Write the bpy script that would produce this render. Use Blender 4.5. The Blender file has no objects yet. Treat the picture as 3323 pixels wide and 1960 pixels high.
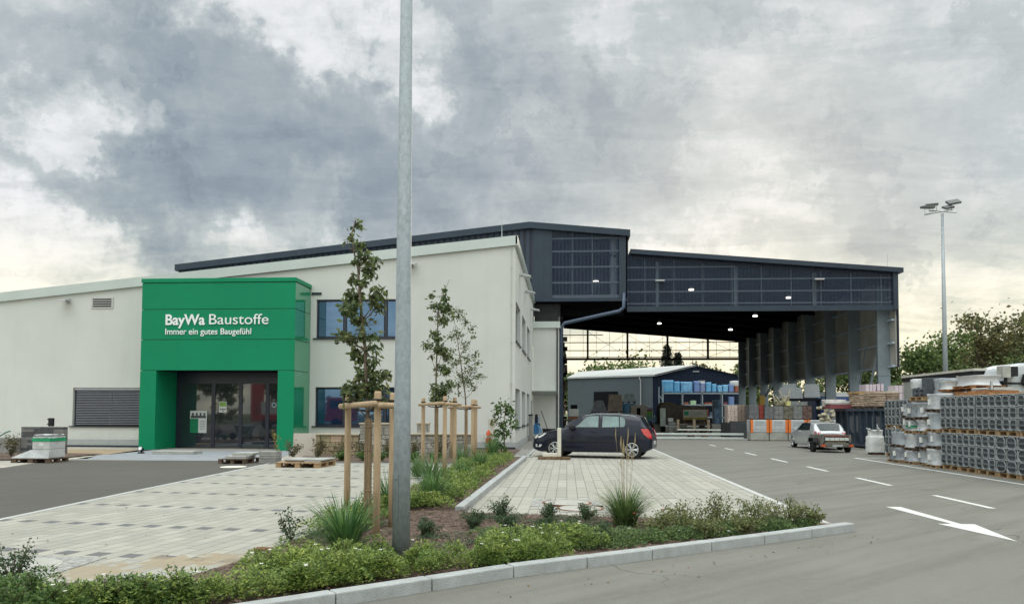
import bpy, math, random
from mathutils import Vector, Matrix
import numpy as np
SC=bpy.context.scene; COL=SC.collection
R=random.Random(7)
PI=math.pi
# ---------------------------------------------------------------- camera
cam=bpy.data.cameras.new('camera'); co=bpy.data.objects.new('camera',cam); COL.objects.link(co)
cam.sensor_width=36; cam.lens=26.47; cam.shift_y=0.0756; cam.clip_start=.05; cam.clip_end=3000
co.matrix_world=Matrix(((.997357,-.000658,.072647,0),(.072548,-.043783,-.996403,0),(.003836,.999041,-.043619,1.6),(0,0,0,1)))
SC.camera=co
# ---------------------------------------------------------------- world: Nishita sky under a broken cloud layer
SUN_EL=math.radians(16); SUN_AZ=math.radians(14)     # azimuth clockwise from +Y
W=bpy.data.worlds.new('World'); SC.world=W; W.use_nodes=True
nt=W.node_tree; nt.nodes.clear(); LK=nt.links.new
def N(t,**k):
    n=nt.nodes.new(t)
    for a,b in k.items(): setattr(n,a,b)
    return n
def mth(op,a,b=None,c=None,clamp=False):
    n=N('ShaderNodeMath',operation=op); n.use_clamp=clamp
    for i,v in enumerate((a,b,c)):
        if v is None: continue
        if isinstance(v,(int,float)): n.inputs[i].default_value=v
        else: LK(v,n.inputs[i])
    return n.outputs[0]
def vm(op,a,b=None,s=None):
    n=N('ShaderNodeVectorMath',operation=op)
    for i,v in enumerate((a,b)):
        if v is None: continue
        if isinstance(v,(tuple,list)): n.inputs[i].default_value=v
        else: LK(v,n.inputs[i])
    if s is not None:
        if isinstance(s,(int,float)): n.inputs['Scale'].default_value=s
        else: LK(s,n.inputs['Scale'])
    return n
def noise(vec,scale,detail=6,rough=.55,out='Fac',dist=0):
    n=N('ShaderNodeTexNoise'); n.inputs['Scale'].default_value=scale; n.inputs['Detail'].default_value=detail
    n.inputs['Roughness'].default_value=rough; n.inputs['Distortion'].default_value=dist; LK(vec,n.inputs['Vector']); return n.outputs[out]
def sstep(v,a,b):
    n=N('ShaderNodeMapRange',interpolation_type='SMOOTHSTEP'); LK(v,n.inputs[0]); n.inputs[1].default_value=a; n.inputs[2].default_value=b; return n.outputs[0]
tc=N('ShaderNodeTexCoord').outputs['Generated']
sep=N('ShaderNodeSeparateXYZ'); LK(tc,sep.inputs[0]); sx,sy,sz=sep.outputs
w1=vm('SUBTRACT',noise(tc,5,5,.6,'Color'),(.5,.5,.5)).outputs[0]
w2=vm('SUBTRACT',noise(tc,19,6,.62,'Color'),(.5,.5,.5)).outputs[0]
wd=vm('ADD',vm('ADD',tc,vm('SCALE',w1,s=.26).outputs[0]).outputs[0],vm('SCALE',w2,s=.16).outputs[0]).outputs[0]
wd=vm('NORMALIZE',wd).outputs[0]
CLOUDS=[(-.509,.76,.403,341,.5),(-.456,.806,.377,310,.7),(-.396,.84,.372,289,.7),(-.34,.873,.349,272,.9),(-.289,.903,.319,222,1.0),(-.238,.927,.289,290,1.1),(-.163,.945,.283,337,.9),(-.111,.945,.308,285,.6),(-.134,.92,.368,354,.4),(-.58,.754,.309,406,.1),(-.589,.768,.251,394,.25),(-.526,.806,.271,432,.45),(-.484,.834,.265,610,.7),(-.424,.862,.278,731,.7),(-.471,.816,.335,2527,.8),(-.448,.827,.341,4091,.7),(-.391,.863,.319,1868,.7),(-.35,.888,.299,2790,.5),(-.447,.869,.213,1283,.4),(-.351,.908,.229,531,.5),(-.048,.935,.351,187,.35),(.053,.903,.427,114,.2),(.131,.944,.303,107,.2),(.338,.902,.271,121,.2),(.056,.959,.278,182,.25),(-.324,.827,.459,299,-.9),(-.261,.857,.444,332,-.6),(-.218,.881,.42,564,-.5),(-.483,.768,.42,2267,-.5),(-.554,.776,.303,700,-.8),(-.511,.779,.362,1000,-.6),(-.374,.859,.35,1309,-.5),(-.337,.895,.291,1224,-.5),(-.413,.883,.224,918,-.5),(-.306,.928,.212,246,-.5),(-.138,.959,.247,1108,-.8),(-.195,.95,.242,1611,-.6),(.094,.879,.468,594,-.4),(.133,.966,.221,150,-.45),(-.584,.79,.185,212,-.35),(-.599,.786,.157,381,-.5),(.387,.915,.114,214,-.3),(.057,.994,.093,97,-.25),(-0.595,0.758,0.266,479.0,0.25),(-0.569,0.787,0.239,672.0,0.3),(-0.512,0.824,0.244,787.0,0.7),(-0.455,0.853,0.256,970.0,0.6),(-0.393,0.883,0.258,1250.0,0.45),(-0.185,0.948,0.258,632.0,0.7),(-0.107,0.957,0.269,496.0,0.7),(-0.231,0.944,0.236,1128.0,0.3),(-0.576,0.748,0.328,1207.0,-0.4),(-0.487,0.801,0.348,2111.0,-0.35),(-0.438,0.837,0.328,4007.0,-0.4),(-0.399,0.847,0.35,1338.0,0.5),(-.60,.78,.175,300,-.5),(-.50,.84,.19,500,-.35)]
acc=None
for x,y,z,k,w in CLOUDS:
    d=vm('DOT_PRODUCT',wd,(x,y,z)).outputs['Value']
    e=mth('EXPONENT',mth('MULTIPLY_ADD',d,k*1.5,-k*1.5))
    e=mth('MINIMUM',e,1.0)
    acc=mth('MULTIPLY',e,w) if acc is None else mth('MULTIPLY_ADD',e,w,acc)
dz=mth('ADD',mth('MAXIMUM',sz,0.0),.16)
cb=N('ShaderNodeCombineXYZ'); LK(mth('DIVIDE',sx,dz),cb.inputs[0]); LK(mth('DIVIDE',sy,dz),cb.inputs[1])
pl=cb.outputs[0]
f1=mth('SUBTRACT',noise(pl,1.3,11,.66,dist=.5),.5); f2=mth('SUBTRACT',noise(pl,4.2,10,.72,dist=.5),.5)
f5=mth('SUBTRACT',sstep(noise(wd,6.5,10,.6),.50,.585),.5); f6=mth('SUBTRACT',sstep(noise(vm('MULTIPLY',pl,(.8,2.2,1)).outputs[0],2.1,9,.6,dist=.6),.46,.60),.5)
f4=mth('SUBTRACT',mth('ABSOLUTE',mth('SUBTRACT',noise(wd,14,8,.62),.5)),.09)
f3=mth('SUBTRACT',noise(tc,12,9,.68),.5)
D=mth('MULTIPLY_ADD',f5,.20,mth('MULTIPLY_ADD',f6,.17,mth('MULTIPLY_ADD',f4,-.5,mth('MULTIPLY_ADD',f1,1.15,mth('MULTIPLY_ADD',f2,.75,mth('MULTIPLY_ADD',f3,.6,mth('MULTIPLY',mth('DIVIDE',acc,mth('ADD',mth('ABSOLUTE',acc),1.1)),1.25)))))))
t=sstep(D,-.88,1.34)
cr=N('ShaderNodeValToRGB'); LK(t,cr.inputs[0])
els=cr.color_ramp.elements
els[0].position=0; els[0].color=(.93,.94,.97,1); els[1].position=1; els[1].color=(.22,.27,.325,1)
for p,c in ((.14,(.74,.765,.78)),(.32,(.535,.59,.605)),(.52,(.425,.48,.51)),(.78,(.31,.365,.415))):
    e=els.new(p); e.color=(*c,1)
# low evening warmth near the horizon, in front of the camera
warm=mth('MULTIPLY',sstep(sz,.27,.05),mth('SUBTRACT',1.0,mth('MULTIPLY',t,.75)))
wc=N('ShaderNodeMix',data_type='RGBA',blend_type='MULTIPLY'); LK(warm,wc.inputs[0]); LK(cr.outputs[0],wc.inputs[6]); wc.inputs[7].default_value=(1.34,1.23,.93,1)
# brighter towards the zenith, as when overcast; raised behind the camera to light facades
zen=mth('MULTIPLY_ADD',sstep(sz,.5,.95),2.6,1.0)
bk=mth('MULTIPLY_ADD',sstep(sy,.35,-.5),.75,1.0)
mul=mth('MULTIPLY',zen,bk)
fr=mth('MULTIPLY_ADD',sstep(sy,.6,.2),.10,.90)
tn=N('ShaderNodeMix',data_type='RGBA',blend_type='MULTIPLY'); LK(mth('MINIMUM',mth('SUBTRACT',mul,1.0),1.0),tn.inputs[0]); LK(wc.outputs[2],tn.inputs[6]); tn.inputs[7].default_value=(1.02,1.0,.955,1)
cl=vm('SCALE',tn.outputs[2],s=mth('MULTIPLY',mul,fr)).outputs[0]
sky=N('ShaderNodeTexSky',sky_type='NISHITA'); sky.sun_disc=False; sky.sun_elevation=SUN_EL; sky.sun_rotation=SUN_AZ
bg1=N('ShaderNodeBackground'); LK(sky.outputs[0],bg1.inputs[0]); bg1.inputs[1].default_value=.10
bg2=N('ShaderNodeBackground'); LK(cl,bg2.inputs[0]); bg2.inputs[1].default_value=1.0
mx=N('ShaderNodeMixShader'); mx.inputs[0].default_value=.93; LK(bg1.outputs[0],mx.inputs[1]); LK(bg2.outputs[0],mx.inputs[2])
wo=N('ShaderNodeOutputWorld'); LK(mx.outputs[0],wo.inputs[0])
sl=bpy.data.lights.new('sun','SUN'); sl.energy=.8; sl.angle=math.radians(14); sl.color=(1,.87,.68)
so=bpy.data.objects.new('sun',sl); COL.objects.link(so)
sd=Vector((math.sin(SUN_AZ)*math.cos(SUN_EL),math.cos(SUN_AZ)*math.cos(SUN_EL),math.sin(SUN_EL)))
so.rotation_euler=sd.to_track_quat('Z','Y').to_euler(); so.location=(0,0,40)
SC.view_settings.view_transform='Standard'; SC.view_settings.look='None'; SC.view_settings.gamma=1; SC.view_settings.exposure=.14
SC.render.engine='CYCLES'; SC.cycles.max_bounces=6; SC.cycles.transparent_max_bounces=12; SC.cycles.use_adaptive_sampling=True
# ---------------------------------------------------------------- materials
MATS={}
def mat(name,col,rough=.7,metal=0,var=.12,vs=4,bump=0,bs=60,col2=None,spec=.35,coat=0,alpha=1,emit=0,island=0,trans=0,aniso=None,detail=6,vmix=None):
    """procedural surface: base colour broken up by object-space noise, optional bump"""
    if name in MATS: return MATS[name]
    m=bpy.data.materials.new(name); m.use_nodes=True; t=m.node_tree; b=t.nodes['Principled BSDF']; L=t.links.new
    b.inputs['Roughness'].default_value=rough; b.inputs['Metallic'].default_value=metal; b.inputs['Specular IOR Level'].default_value=spec
    b.inputs['Coat Weight'].default_value=coat; b.inputs['Coat Roughness'].default_value=.05
    tc=t.nodes.new('ShaderNodeTexCoord'); mp=t.nodes.new('ShaderNodeMapping'); L(tc.outputs['Object'],mp.inputs[0])
    if aniso: mp.inputs['Scale'].default_value=aniso
    n=t.nodes.new('ShaderNodeTexNoise'); n.inputs['Scale'].default_value=vs; n.inputs['Detail'].default_value=detail; n.inputs['Roughness'].default_value=.65; L(mp.outputs[0],n.inputs[0])
    mr=t.nodes.new('ShaderNodeMapRange'); L(n.outputs[0],mr.inputs[0]); mr.inputs[1].default_value=.3; mr.inputs[2].default_value=.7
    mi=t.nodes.new('ShaderNodeMix'); mi.data_type='RGBA'; L(mr.outputs[0],mi.inputs[0])
    c2=col2 or tuple(max(0,c*(1-2*var)) for c in col)
    mi.inputs[6].default_value=(*[min(1,c*(1+(0 if col2 else var))) for c in col],1); mi.inputs[7].default_value=(*c2,1)
    out=mi.outputs[2]
    if island:
        g=t.nodes.new('ShaderNodeNewGeometry'); h=t.nodes.new('ShaderNodeHueSaturation'); L(out,h.inputs['Color'])
        a=t.nodes.new('ShaderNodeMapRange'); L(g.outputs['Random Per Island'],a.inputs[0]); a.inputs[3].default_value=1-island; a.inputs[4].default_value=1+island; L(a.outputs[0],h.inputs['Value'])
        a2=t.nodes.new('ShaderNodeMath'); a2.operation='MULTIPLY_ADD'; L(g.outputs['Random Per Island'],a2.inputs[0]); a2.inputs[1].default_value=-.05; a2.inputs[2].default_value=.525
        L(a2.outputs[0],h.inputs['Hue']); out=h.outputs[0]
    L(out,b.inputs['Base Color'])
    if bump:
        n2=t.nodes.new('ShaderNodeTexNoise'); n2.inputs['Scale'].default_value=bs; n2.inputs['Detail'].default_value=5; L(mp.outputs[0],n2.inputs[0])
        bp=t.nodes.new('ShaderNodeBump'); bp.inputs['Strength'].default_value=bump; bp.inputs['Distance'].default_value=.02; L(n2.outputs[0],bp.inputs['Height']); L(bp.outputs[0],b.inputs['Normal'])
    if emit:
        b.inputs['Emission Color'].default_value=(*col,1); b.inputs['Emission Strength'].default_value=emit
    b.inputs['Alpha'].default_value=alpha
    if trans:
        tr=t.nodes.new('ShaderNodeBsdfTranslucent'); L(out,tr.inputs[0]); ms=t.nodes.new('ShaderNodeMixShader'); ms.inputs[0].default_value=trans
        L(b.outputs[0],ms.inputs[1]); L(tr.outputs[0],ms.inputs[2]); L(ms.outputs[0],t.nodes['Material Output'].inputs[0])
    MATS[name]=m; return m
def nodes(m):
    t=m.node_tree; return t,t.nodes['Principled BSDF'],t.links.new
def M_(t,op,a,b=None,c=None):
    n=t.nodes.new('ShaderNodeMath'); n.operation=op
    for i,v in enumerate((a,b,c)):
        if v is None: continue
        if isinstance(v,(int,float)): n.inputs[i].default_value=v
        else: t.links.new(v,n.inputs[i])
    return n.outputs[0]
def mixc(t,f,a,b,bt='MIX'):
    n=t.nodes.new('ShaderNodeMix'); n.data_type='RGBA'; n.blend_type=bt
    if isinstance(f,(int,float)): n.inputs[0].default_value=f
    else: t.links.new(f,n.inputs[0])
    for i,v in ((6,a),(7,b)):
        if isinstance(v,tuple): n.inputs[i].default_value=(*v,1)
        else: t.links.new(v,n.inputs[i])
    return n.outputs[2]
def striped(name,col,axis,pitch,depth=.5,dark=.6,rough=.5,metal=.3,alpha=1,spec=.4):
    """trapezoid sheet metal: ribs across one object axis"""
    m=mat(name,col,rough,metal,var=.08,vs=.6,spec=spec,alpha=alpha); t,b,L=nodes(m)
    tc=t.nodes.new('ShaderNodeTexCoord'); s=t.nodes.new('ShaderNodeSeparateXYZ'); L(tc.outputs['Object'],s.inputs[0])
    f=M_(t,'FRACT',M_(t,'DIVIDE',s.outputs['XYZ'.index(axis)],pitch))
    tri=M_(t,'ABSOLUTE',M_(t,'SUBTRACT',f,.5)); h=t.nodes.new('ShaderNodeMapRange'); L(tri,h.inputs[0]); h.inputs[1].default_value=.15; h.inputs[2].default_value=.3
    bp=t.nodes.new('ShaderNodeBump'); bp.inputs['Strength'].default_value=depth; bp.inputs['Distance'].default_value=.04; L(h.outputs[0],bp.inputs['Height']); L(bp.outputs[0],b.inputs['Normal'])
    old=b.inputs['Base Color'].links[0].from_socket; g=M_(t,'LESS_THAN',tri,.17)
    L(mixc(t,g,old,tuple(c*dark for c in col)),b.inputs['Base Color']); return m  # shade in the grooves between ribs is put into the colour
# ---------------------------------------------------------------- mesh helper
class MB:
    def __init__(s): s.v=[]; s.f=[]; s.m=[]
    def add(s,vs,fs,mi=0):
        o=len(s.v); s.v+=[tuple(v) for v in vs]; s.f+=[tuple(i+o for i in f) for f in fs]; s.m+=[mi]*len(fs); return s
    def box(s,x0,y0,z0,x1,y1,z1,mi=0):
        x0,x1=sorted((x0,x1)); y0,y1=sorted((y0,y1)); z0,z1=sorted((z0,z1))
        return s.add([(x0,y0,z0),(x1,y0,z0),(x1,y1,z0),(x0,y1,z0),(x0,y0,z1),(x1,y0,z1),(x1,y1,z1),(x0,y1,z1)],
            [(0,3,2,1),(4,5,6,7),(0,1,5,4),(1,2,6,5),(2,3,7,6),(3,0,4,7)],mi)
    def xbox(s,c,h,mt,mi=0):
        vs=[mt@Vector((c[0]+a*h[0],c[1]+b*h[1],c[2]+d*h[2])) for d in (-1,1) for a,b in ((-1,-1),(1,-1),(1,1),(-1,1))]
        return s.add(vs,[(0,3,2,1),(4,5,6,7),(0,1,5,4),(1,2,6,5),(2,3,7,6),(3,0,4,7)],mi)
    def tube(s,pts,rad,n=8,mi=0,cap=True):
        pts=[Vector(p) for p in pts]; rings=[]; up=Vector((0,0,1)); u=None
        if not isinstance(rad,(list,tuple)): rad=[rad]*len(pts)
        for i,p in enumerate(pts):
            d=(pts[min(i+1,len(pts)-1)]-pts[max(i-1,0)]).normalized()
            if u is None: u=d.orthogonal().normalized()
            u=(u-d*u.dot(d)).normalized(); w=d.cross(u)
            rings.append([p+(u*math.cos(2*PI*k/n)+w*math.sin(2*PI*k/n))*rad[i] for k in range(n)])
        vs=[v for r in rings for v in r]; fs=[(i*n+k,i*n+(k+1)%n,(i+1)*n+(k+1)%n,(i+1)*n+k) for i in range(len(pts)-1) for k in range(n)]
        if cap: fs+=[tuple(range(n))[::-1],tuple((len(pts)-1)*n+k for k in range(n))]
        return s.add(vs,fs,mi)
    def cyl(s,p0,p1,r,n=16,mi=0,r1=None): return s.tube([p0,p1],[r,r if r1 is None else r1],n,mi)
    def prism(s,poly,a0,a1,axis='z',mi=0):
        n=len(poly)
        def P(u,v,a): return {'z':(u,v,a),'y':(u,a,v),'x':(a,u,v)}[axis]
        vs=[P(u,v,a0) for u,v in poly]+[P(u,v,a1) for u,v in poly]
        fs=[tuple(range(n))[::-1],tuple(range(n,2*n))]+[(i,(i+1)%n,n+(i+1)%n,n+i) for i in range(n)]
        return s.add(vs,fs,mi)
    def build(s,name,mats,parent=None,smooth=False,bevel=0,tag=None,loc=None):
        me=bpy.data.meshes.new(name); me.from_pydata(s.v,[],s.f); 
        if not isinstance(mats,(list,tuple)): mats=[mats]
        for m in mats: me.materials.append(m)
        if len(mats)>1: me.polygons.foreach_set('material_index',s.m)
        if smooth: me.polygons.foreach_set('use_smooth',[True]*len(s.f))
        me.update(); o=bpy.data.objects.new(name,me); COL.objects.link(o)
        if parent: o.parent=parent
        if loc: o.location=loc
        if bevel:
            b=o.modifiers.new('bevel','BEVEL'); b.width=bevel; b.segments=2; b.limit_method='ANGLE'
        if tag: settag(o,*tag)
        return o
def settag(o,label,cat=None,group=None,kind=None):
    if label: o['label']=label
    if cat: o['category']=cat
    if group: o['group']=group
    if kind: o['kind']=kind
    return o
def thing(name,label,cat,loc=(0,0,0),rz=0,group=None):
    o=bpy.data.objects.new(name,None); o.empty_display_size=.3; COL.objects.link(o); o.location=loc; o.rotation_euler=(0,0,rz)
    return settag(o,label,cat,group)
def dup(root,loc,rz,label,group=None):
    r=root.copy(); COL.objects.link(r); r.location=loc; r.rotation_euler=(0,0,rz); r['label']=label
    if group: r['group']=group
    for ch in list(root.children):
        c=ch.copy(); COL.objects.link(c); c.parent=r
        for g in list(ch.children):
            d=g.copy(); COL.objects.link(d); d.parent=c
    return r
def struct(name,mb,m,**k):
    o=mb.build(name,m,**k); o['kind']='structure'; return o
def freeze(o):
    """bake modifiers into the mesh"""
    dg=bpy.context.evaluated_depsgraph_get(); me=bpy.data.meshes.new_from_object(o.evaluated_get(dg)); o.modifiers.clear(); o.data=me; return o
ORD=['first','second','third','fourth','fifth','sixth','seventh','eighth','ninth','tenth','eleventh','twelfth']
# ================================================================ GROUND
def coords(t,rz=0):
    tc=t.nodes.new('ShaderNodeTexCoord'); mp=t.nodes.new('ShaderNodeMapping'); t.links.new(tc.outputs['Object'],mp.inputs[0]); mp.inputs['Rotation'].default_value=(0,0,rz)
    s=t.nodes.new('ShaderNodeSeparateXYZ'); t.links.new(mp.outputs[0],s.inputs[0]); return mp.outputs[0],s.outputs
def tnoise(t,vec,scale,detail=5,rough=.6,lo=.3,hi=.7,sc=None):
    if sc:
        mp=t.nodes.new('ShaderNodeMapping'); t.links.new(vec,mp.inputs[0]); mp.inputs['Scale'].default_value=sc; vec=mp.outputs[0]
    n=t.nodes.new('ShaderNodeTexNoise'); t.links.new(vec,n.inputs[0]); n.inputs['Scale'].default_value=scale; n.inputs['Detail'].default_value=detail; n.inputs['Roughness'].default_value=rough
    r=t.nodes.new('ShaderNodeMapRange'); t.links.new(n.outputs[0],r.inputs[0]); r.inputs[1].default_value=lo; r.inputs[2].default_value=hi; return r.outputs[0]
def bump(t,b,h,st=.3,dist=.01):
    bp=t.nodes.new('ShaderNodeBump'); bp.inputs['Strength'].default_value=st; bp.inputs['Distance'].default_value=dist; t.links.new(h,bp.inputs['Height']); t.links.new(bp.outputs[0],b.inputs['Normal'])
def asphalt(name,base,streak):
    m=mat(name,base,.95,var=0,spec=.08); t,b,L=nodes(m); v,s=coords(t,-.755)
    c=mixc(t,tnoise(t,v,.35,4),tuple(x*1.10 for x in base),tuple(x*.87 for x in base))
    c=mixc(t,M_(t,'MULTIPLY',tnoise(t,v,.9,5,.55,.44,.66,(.22,2.8,1)),streak),c,tuple(x*.66 for x in base))
    c=mixc(t,M_(t,'MULTIPLY',tnoise(t,v,1.7,5,.6,.55,.8,(.3,1.5,1)),.35),c,tuple(min(1,x*1.35) for x in base))
    sp=tnoise(t,v,90,3,.7,.35,.72); c=mixc(t,M_(t,'MULTIPLY',sp,.5),c,tuple(x*1.7 for x in base))
    vo=t.nodes.new('ShaderNodeTexVoronoi'); L(v,vo.inputs[0]); vo.inputs['Scale'].default_value=120
    c=mixc(t,M_(t,'MULTIPLY',M_(t,'LESS_THAN',vo.outputs[0],.22),.45),c,tuple(x*.45 for x in base))
    # hairline cracks, oil spots and a few older patches
    v1=t.nodes.new('ShaderNodeTexVoronoi'); v1.feature='DISTANCE_TO_EDGE'; wn=t.nodes.new('ShaderNodeTexNoise'); L(v,wn.inputs[0]); wn.inputs['Scale'].default_value=1.2
    va=t.nodes.new('ShaderNodeVectorMath'); va.operation='ADD'; L(v,va.inputs[0]); L(wn.outputs['Color'],va.inputs[1]); L(va.outputs[0],v1.inputs[0]); v1.inputs['Scale'].default_value=.16
    ck=M_(t,'MULTIPLY',M_(t,'LESS_THAN',v1.outputs[0],.0016),tnoise(t,v,.3,2,.5,.5,.6)); c=mixc(t,M_(t,'MULTIPLY',ck,.7),c,tuple(x*.35 for x in base))
    v2=t.nodes.new('ShaderNodeTexVoronoi'); L(va.outputs[0],v2.inputs[0]); v2.inputs['Scale'].default_value=.7; os_=t.nodes.new('ShaderNodeMapRange'); L(v2.outputs[0],os_.inputs[0]); os_.inputs[1].default_value=.16; os_.inputs[2].default_value=.04
    c=mixc(t,M_(t,'MULTIPLY',M_(t,'MULTIPLY',os_.outputs[0],tnoise(t,v,.5,2,.5,.5,.6)),.45),c,tuple(x*.45 for x in base))
    c=mixc(t,M_(t,'MULTIPLY',tnoise(t,v,8,4,.7,.4,.7),.22),c,tuple(x*1.4 for x in base))
    L(c,b.inputs['Base Color']); bump(t,b,sp,.35,.006); return m
MAS=asphalt('asphalt',(.165,.160,.143),.85); MAS2=asphalt('asphalt_forecourt',(.098,.093,.083),.35)
MYARD=asphalt('yard_asphalt',(.23,.23,.22),.2)
def pavers(name,base,rz,rowpitch,dark,slot,xoff,yoff,sand=None):
    m=mat(name,base,.9,var=0,spec=.15); t,b,L=nodes(m); v,s=coords(t,rz); x,y=s[0],s[1]
    # slabs .205 wide, laid in columns, every other column staggered
    cx=M_(t,'DIVIDE',M_(t,'ADD',x,xoff),.205); ci=M_(t,'FLOOR',cx); fx=M_(t,'FRACT',cx)
    odd=M_(t,'FRACT',M_(t,'MULTIPLY',ci,.5)); odd=M_(t,'GREATER_THAN',odd,.25)
    yy=M_(t,'DIVIDE',M_(t,'ADD',M_(t,'ADD',y,yoff),M_(t,'MULTIPLY',odd,0.0 if slot else .2)),rowpitch if slot else .475); 
    ry=M_(t,'FLOOR',yy); fy=M_(t,'FRACT',yy)
    wn=t.nodes.new('ShaderNodeTexWhiteNoise'); wn.noise_dimensions='2D'; cc=t.nodes.new('ShaderNodeCombineXYZ'); L(ci,cc.inputs[0]); L(ry,cc.inputs[1]); L(cc.outputs[0],wn.inputs[0])
    c=mixc(t,M_(t,'MULTIPLY',wn.outputs['Value'],.65),tuple(x*1.10 for x in base),tuple(x*.74 for x in base))
    c=mixc(t,M_(t,'MULTIPLY',tnoise(t,v,1.6,5,.6,.42,.72,(.5,2.2,1)),.5),c,(base[0]*.70,base[1]*.74,base[2]*.80))
    c=mixc(t,M_(t,'MULTIPLY',tnoise(t,v,.5,4),.3),c,(base[0]*.86,base[1]*.82,base[2]*.72))
    c=mixc(t,M_(t,'MULTIPLY',tnoise(t,v,60,3),.16),c,tuple(x*.6 for x in base))
    jx=M_(t,'LESS_THAN',M_(t,'MINIMUM',fx,M_(t,'SUBTRACT',1.0,fx)),.035)
    sub=M_(t,'FRACT',M_(t,'MULTIPLY',yy,3.0)) if slot else fy
    jy=M_(t,'LESS_THAN',M_(t,'MINIMUM',sub,M_(t,'SUBTRACT',1.0,sub)),.012)
    j=M_(t,'MAXIMUM',jx,jy); c=mixc(t,M_(t,'MULTIPLY',j,.75),c,tuple(x*.36 for x in base))
    if slot:   # wide drainage joint across every slab end
        g=M_(t,'MULTIPLY',M_(t,'LESS_THAN',fy,.034),M_(t,'GREATER_THAN',M_(t,'MULTIPLY',fx,M_(t,'SUBTRACT',1.0,fx)),.04))
        g=M_(t,'MULTIPLY',g,odd); c=mixc(t,M_(t,'MULTIPLY',g,.85),c,dark)
    else:      # dark marker slab in every other column, in rows across the court
        ym=M_(t,'FRACT',M_(t,'DIVIDE',M_(t,'ADD',y,yoff),rowpitch)); g=M_(t,'MULTIPLY',M_(t,'LESS_THAN',ym,.21/rowpitch),odd)
        g=M_(t,'MULTIPLY',g,M_(t,'GREATER_THAN',M_(t,'MULTIPLY',fx,M_(t,'SUBTRACT',1.0,fx)),.02)); c=mixc(t,M_(t,'MULTIPLY',g,.92),c,dark)
    if sand:   # spilt sand
        for sx_,sy_,r in sand:
            d=t.nodes.new('ShaderNodeVectorMath'); d.operation='DISTANCE'; tcc=t.nodes.new('ShaderNodeTexCoord'); L(tcc.outputs['Object'],d.inputs[0]); d.inputs[1].default_value=(sx_,sy_,0)
            k=M_(t,'SUBTRACT',1.0,M_(t,'DIVIDE',d.outputs['Value'],r)); k=M_(t,'ADD',k,M_(t,'MULTIPLY',M_(t,'SUBTRACT',tnoise(t,v,6,6),.5),1.1))
            r_=t.nodes.new('ShaderNodeMapRange'); L(k,r_.inputs[0]); r_.inputs[1].default_value=.25; r_.inputs[2].default_value=.5; c=mixc(t,M_(t,'MULTIPLY',r_.outputs[0],.75),c,(.30,.24,.16))
    L(c,b.inputs['Base Color']); bump(t,b,M_(t,'SUBTRACT',1.0,j),.4,.004); return m
PAVE=(.375,.36,.315)
MPL=pavers('court_pavers',PAVE,math.radians(8),1.93,(.13,.13,.135),False,.02,.52,[(-4.15,7.75,.6),(-4.7,7.25,.5),(-3.75,8.0,.45)])
MPR=pavers('parking_pavers',PAVE,math.radians(0),1.82,(.13,.13,.13),True,.0,.25)
MKERB=mat('kerb_concrete',(.40,.415,.415),.85,var=.16,vs=6,bump=.35,bs=70,detail=10,col2=(.29,.295,.285))
MGRASSF=mat('field',(.09,.11,.045),.95,var=.3,vs=.6)
MSLAB=mat('pale_paving',(.40,.37,.32),.85,var=.12,vs=1.2,bump=.1)
def sheet(name,poly,z,m,label=None,thick=None):
    b=MB(); b.add([(x,y,z) for x,y in poly],[tuple(range(len(poly)))]); o=struct(name,b,m)
    return o
g=MB(); g.add([(-900,-400,-.03),(900,-400,-.03),(900,1400,-.03),(-900,1400,-.03)],[(0,1,2,3)]); struct('ground',g,MGRASSF)
sheet('road',[(-45,-40),(60,-40),(60,47),(-45,47)],0,MAS)
sheet('yard_floor',[(-.4,47),(60,47),(60,128),(-.4,128)],.0,MYARD)
sheet('forecourt',[(-40,3),(-7.6,3),(-8.2,10.45),(-8.5,14.2),(-9.05,22.9),(-11.2,23.45),(-16.1,23.3),(-16.0,21.6),(-15.6,19.9),(-40,17.5)],.004,MAS2)
sheet('paving_court',[(-7.5,2.5),(-3.2,2.5),(-3.25,10),(-3.3,22.8),(-9.05,22.9),(-8.5,14.2),(-8.2,10.45)],.008,MPL)
b=MB()
for (xa,ya),(xb,yb) in zip([(-7.5,2.5),(-8.2,10.45),(-8.5,14.2)],[(-8.2,10.45),(-8.5,14.2),(-9.05,22.9)]):
    b.add([(xa-.11,ya,.012),(xa,ya,.012),(xb,yb,.012),(xb-.11,yb,.012)],[(0,1,2,3)])
struct('edging_strip',b,mat('edging',(.46,.46,.44),.8,var=.08))
b=MB(); b.add([(-1.75,11.7,.012),(3.8,11.05,.012),(3.8,11.25,.012),(-1.75,11.9,.012)],[(0,1,2,3)]); b.box(3.70,11.2,0,3.82,46,.014)
struct('edging_strip',b,MATS['edging'])
sheet('paving_parking',[(-1.6,11.75),(3.72,11.2),(3.72,34.5),(-1.45,34.5)],.008,MPR)
sheet('sidewalk',[(-40,17.8),(-15.7,20.0),(-16.1,21.6),(-16.2,23.4),(-11.2,23.55),(-9.0,23.1),(-9.0,25.4),(-10.4,32),(-40,32)],.006,MSLAB)
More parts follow.
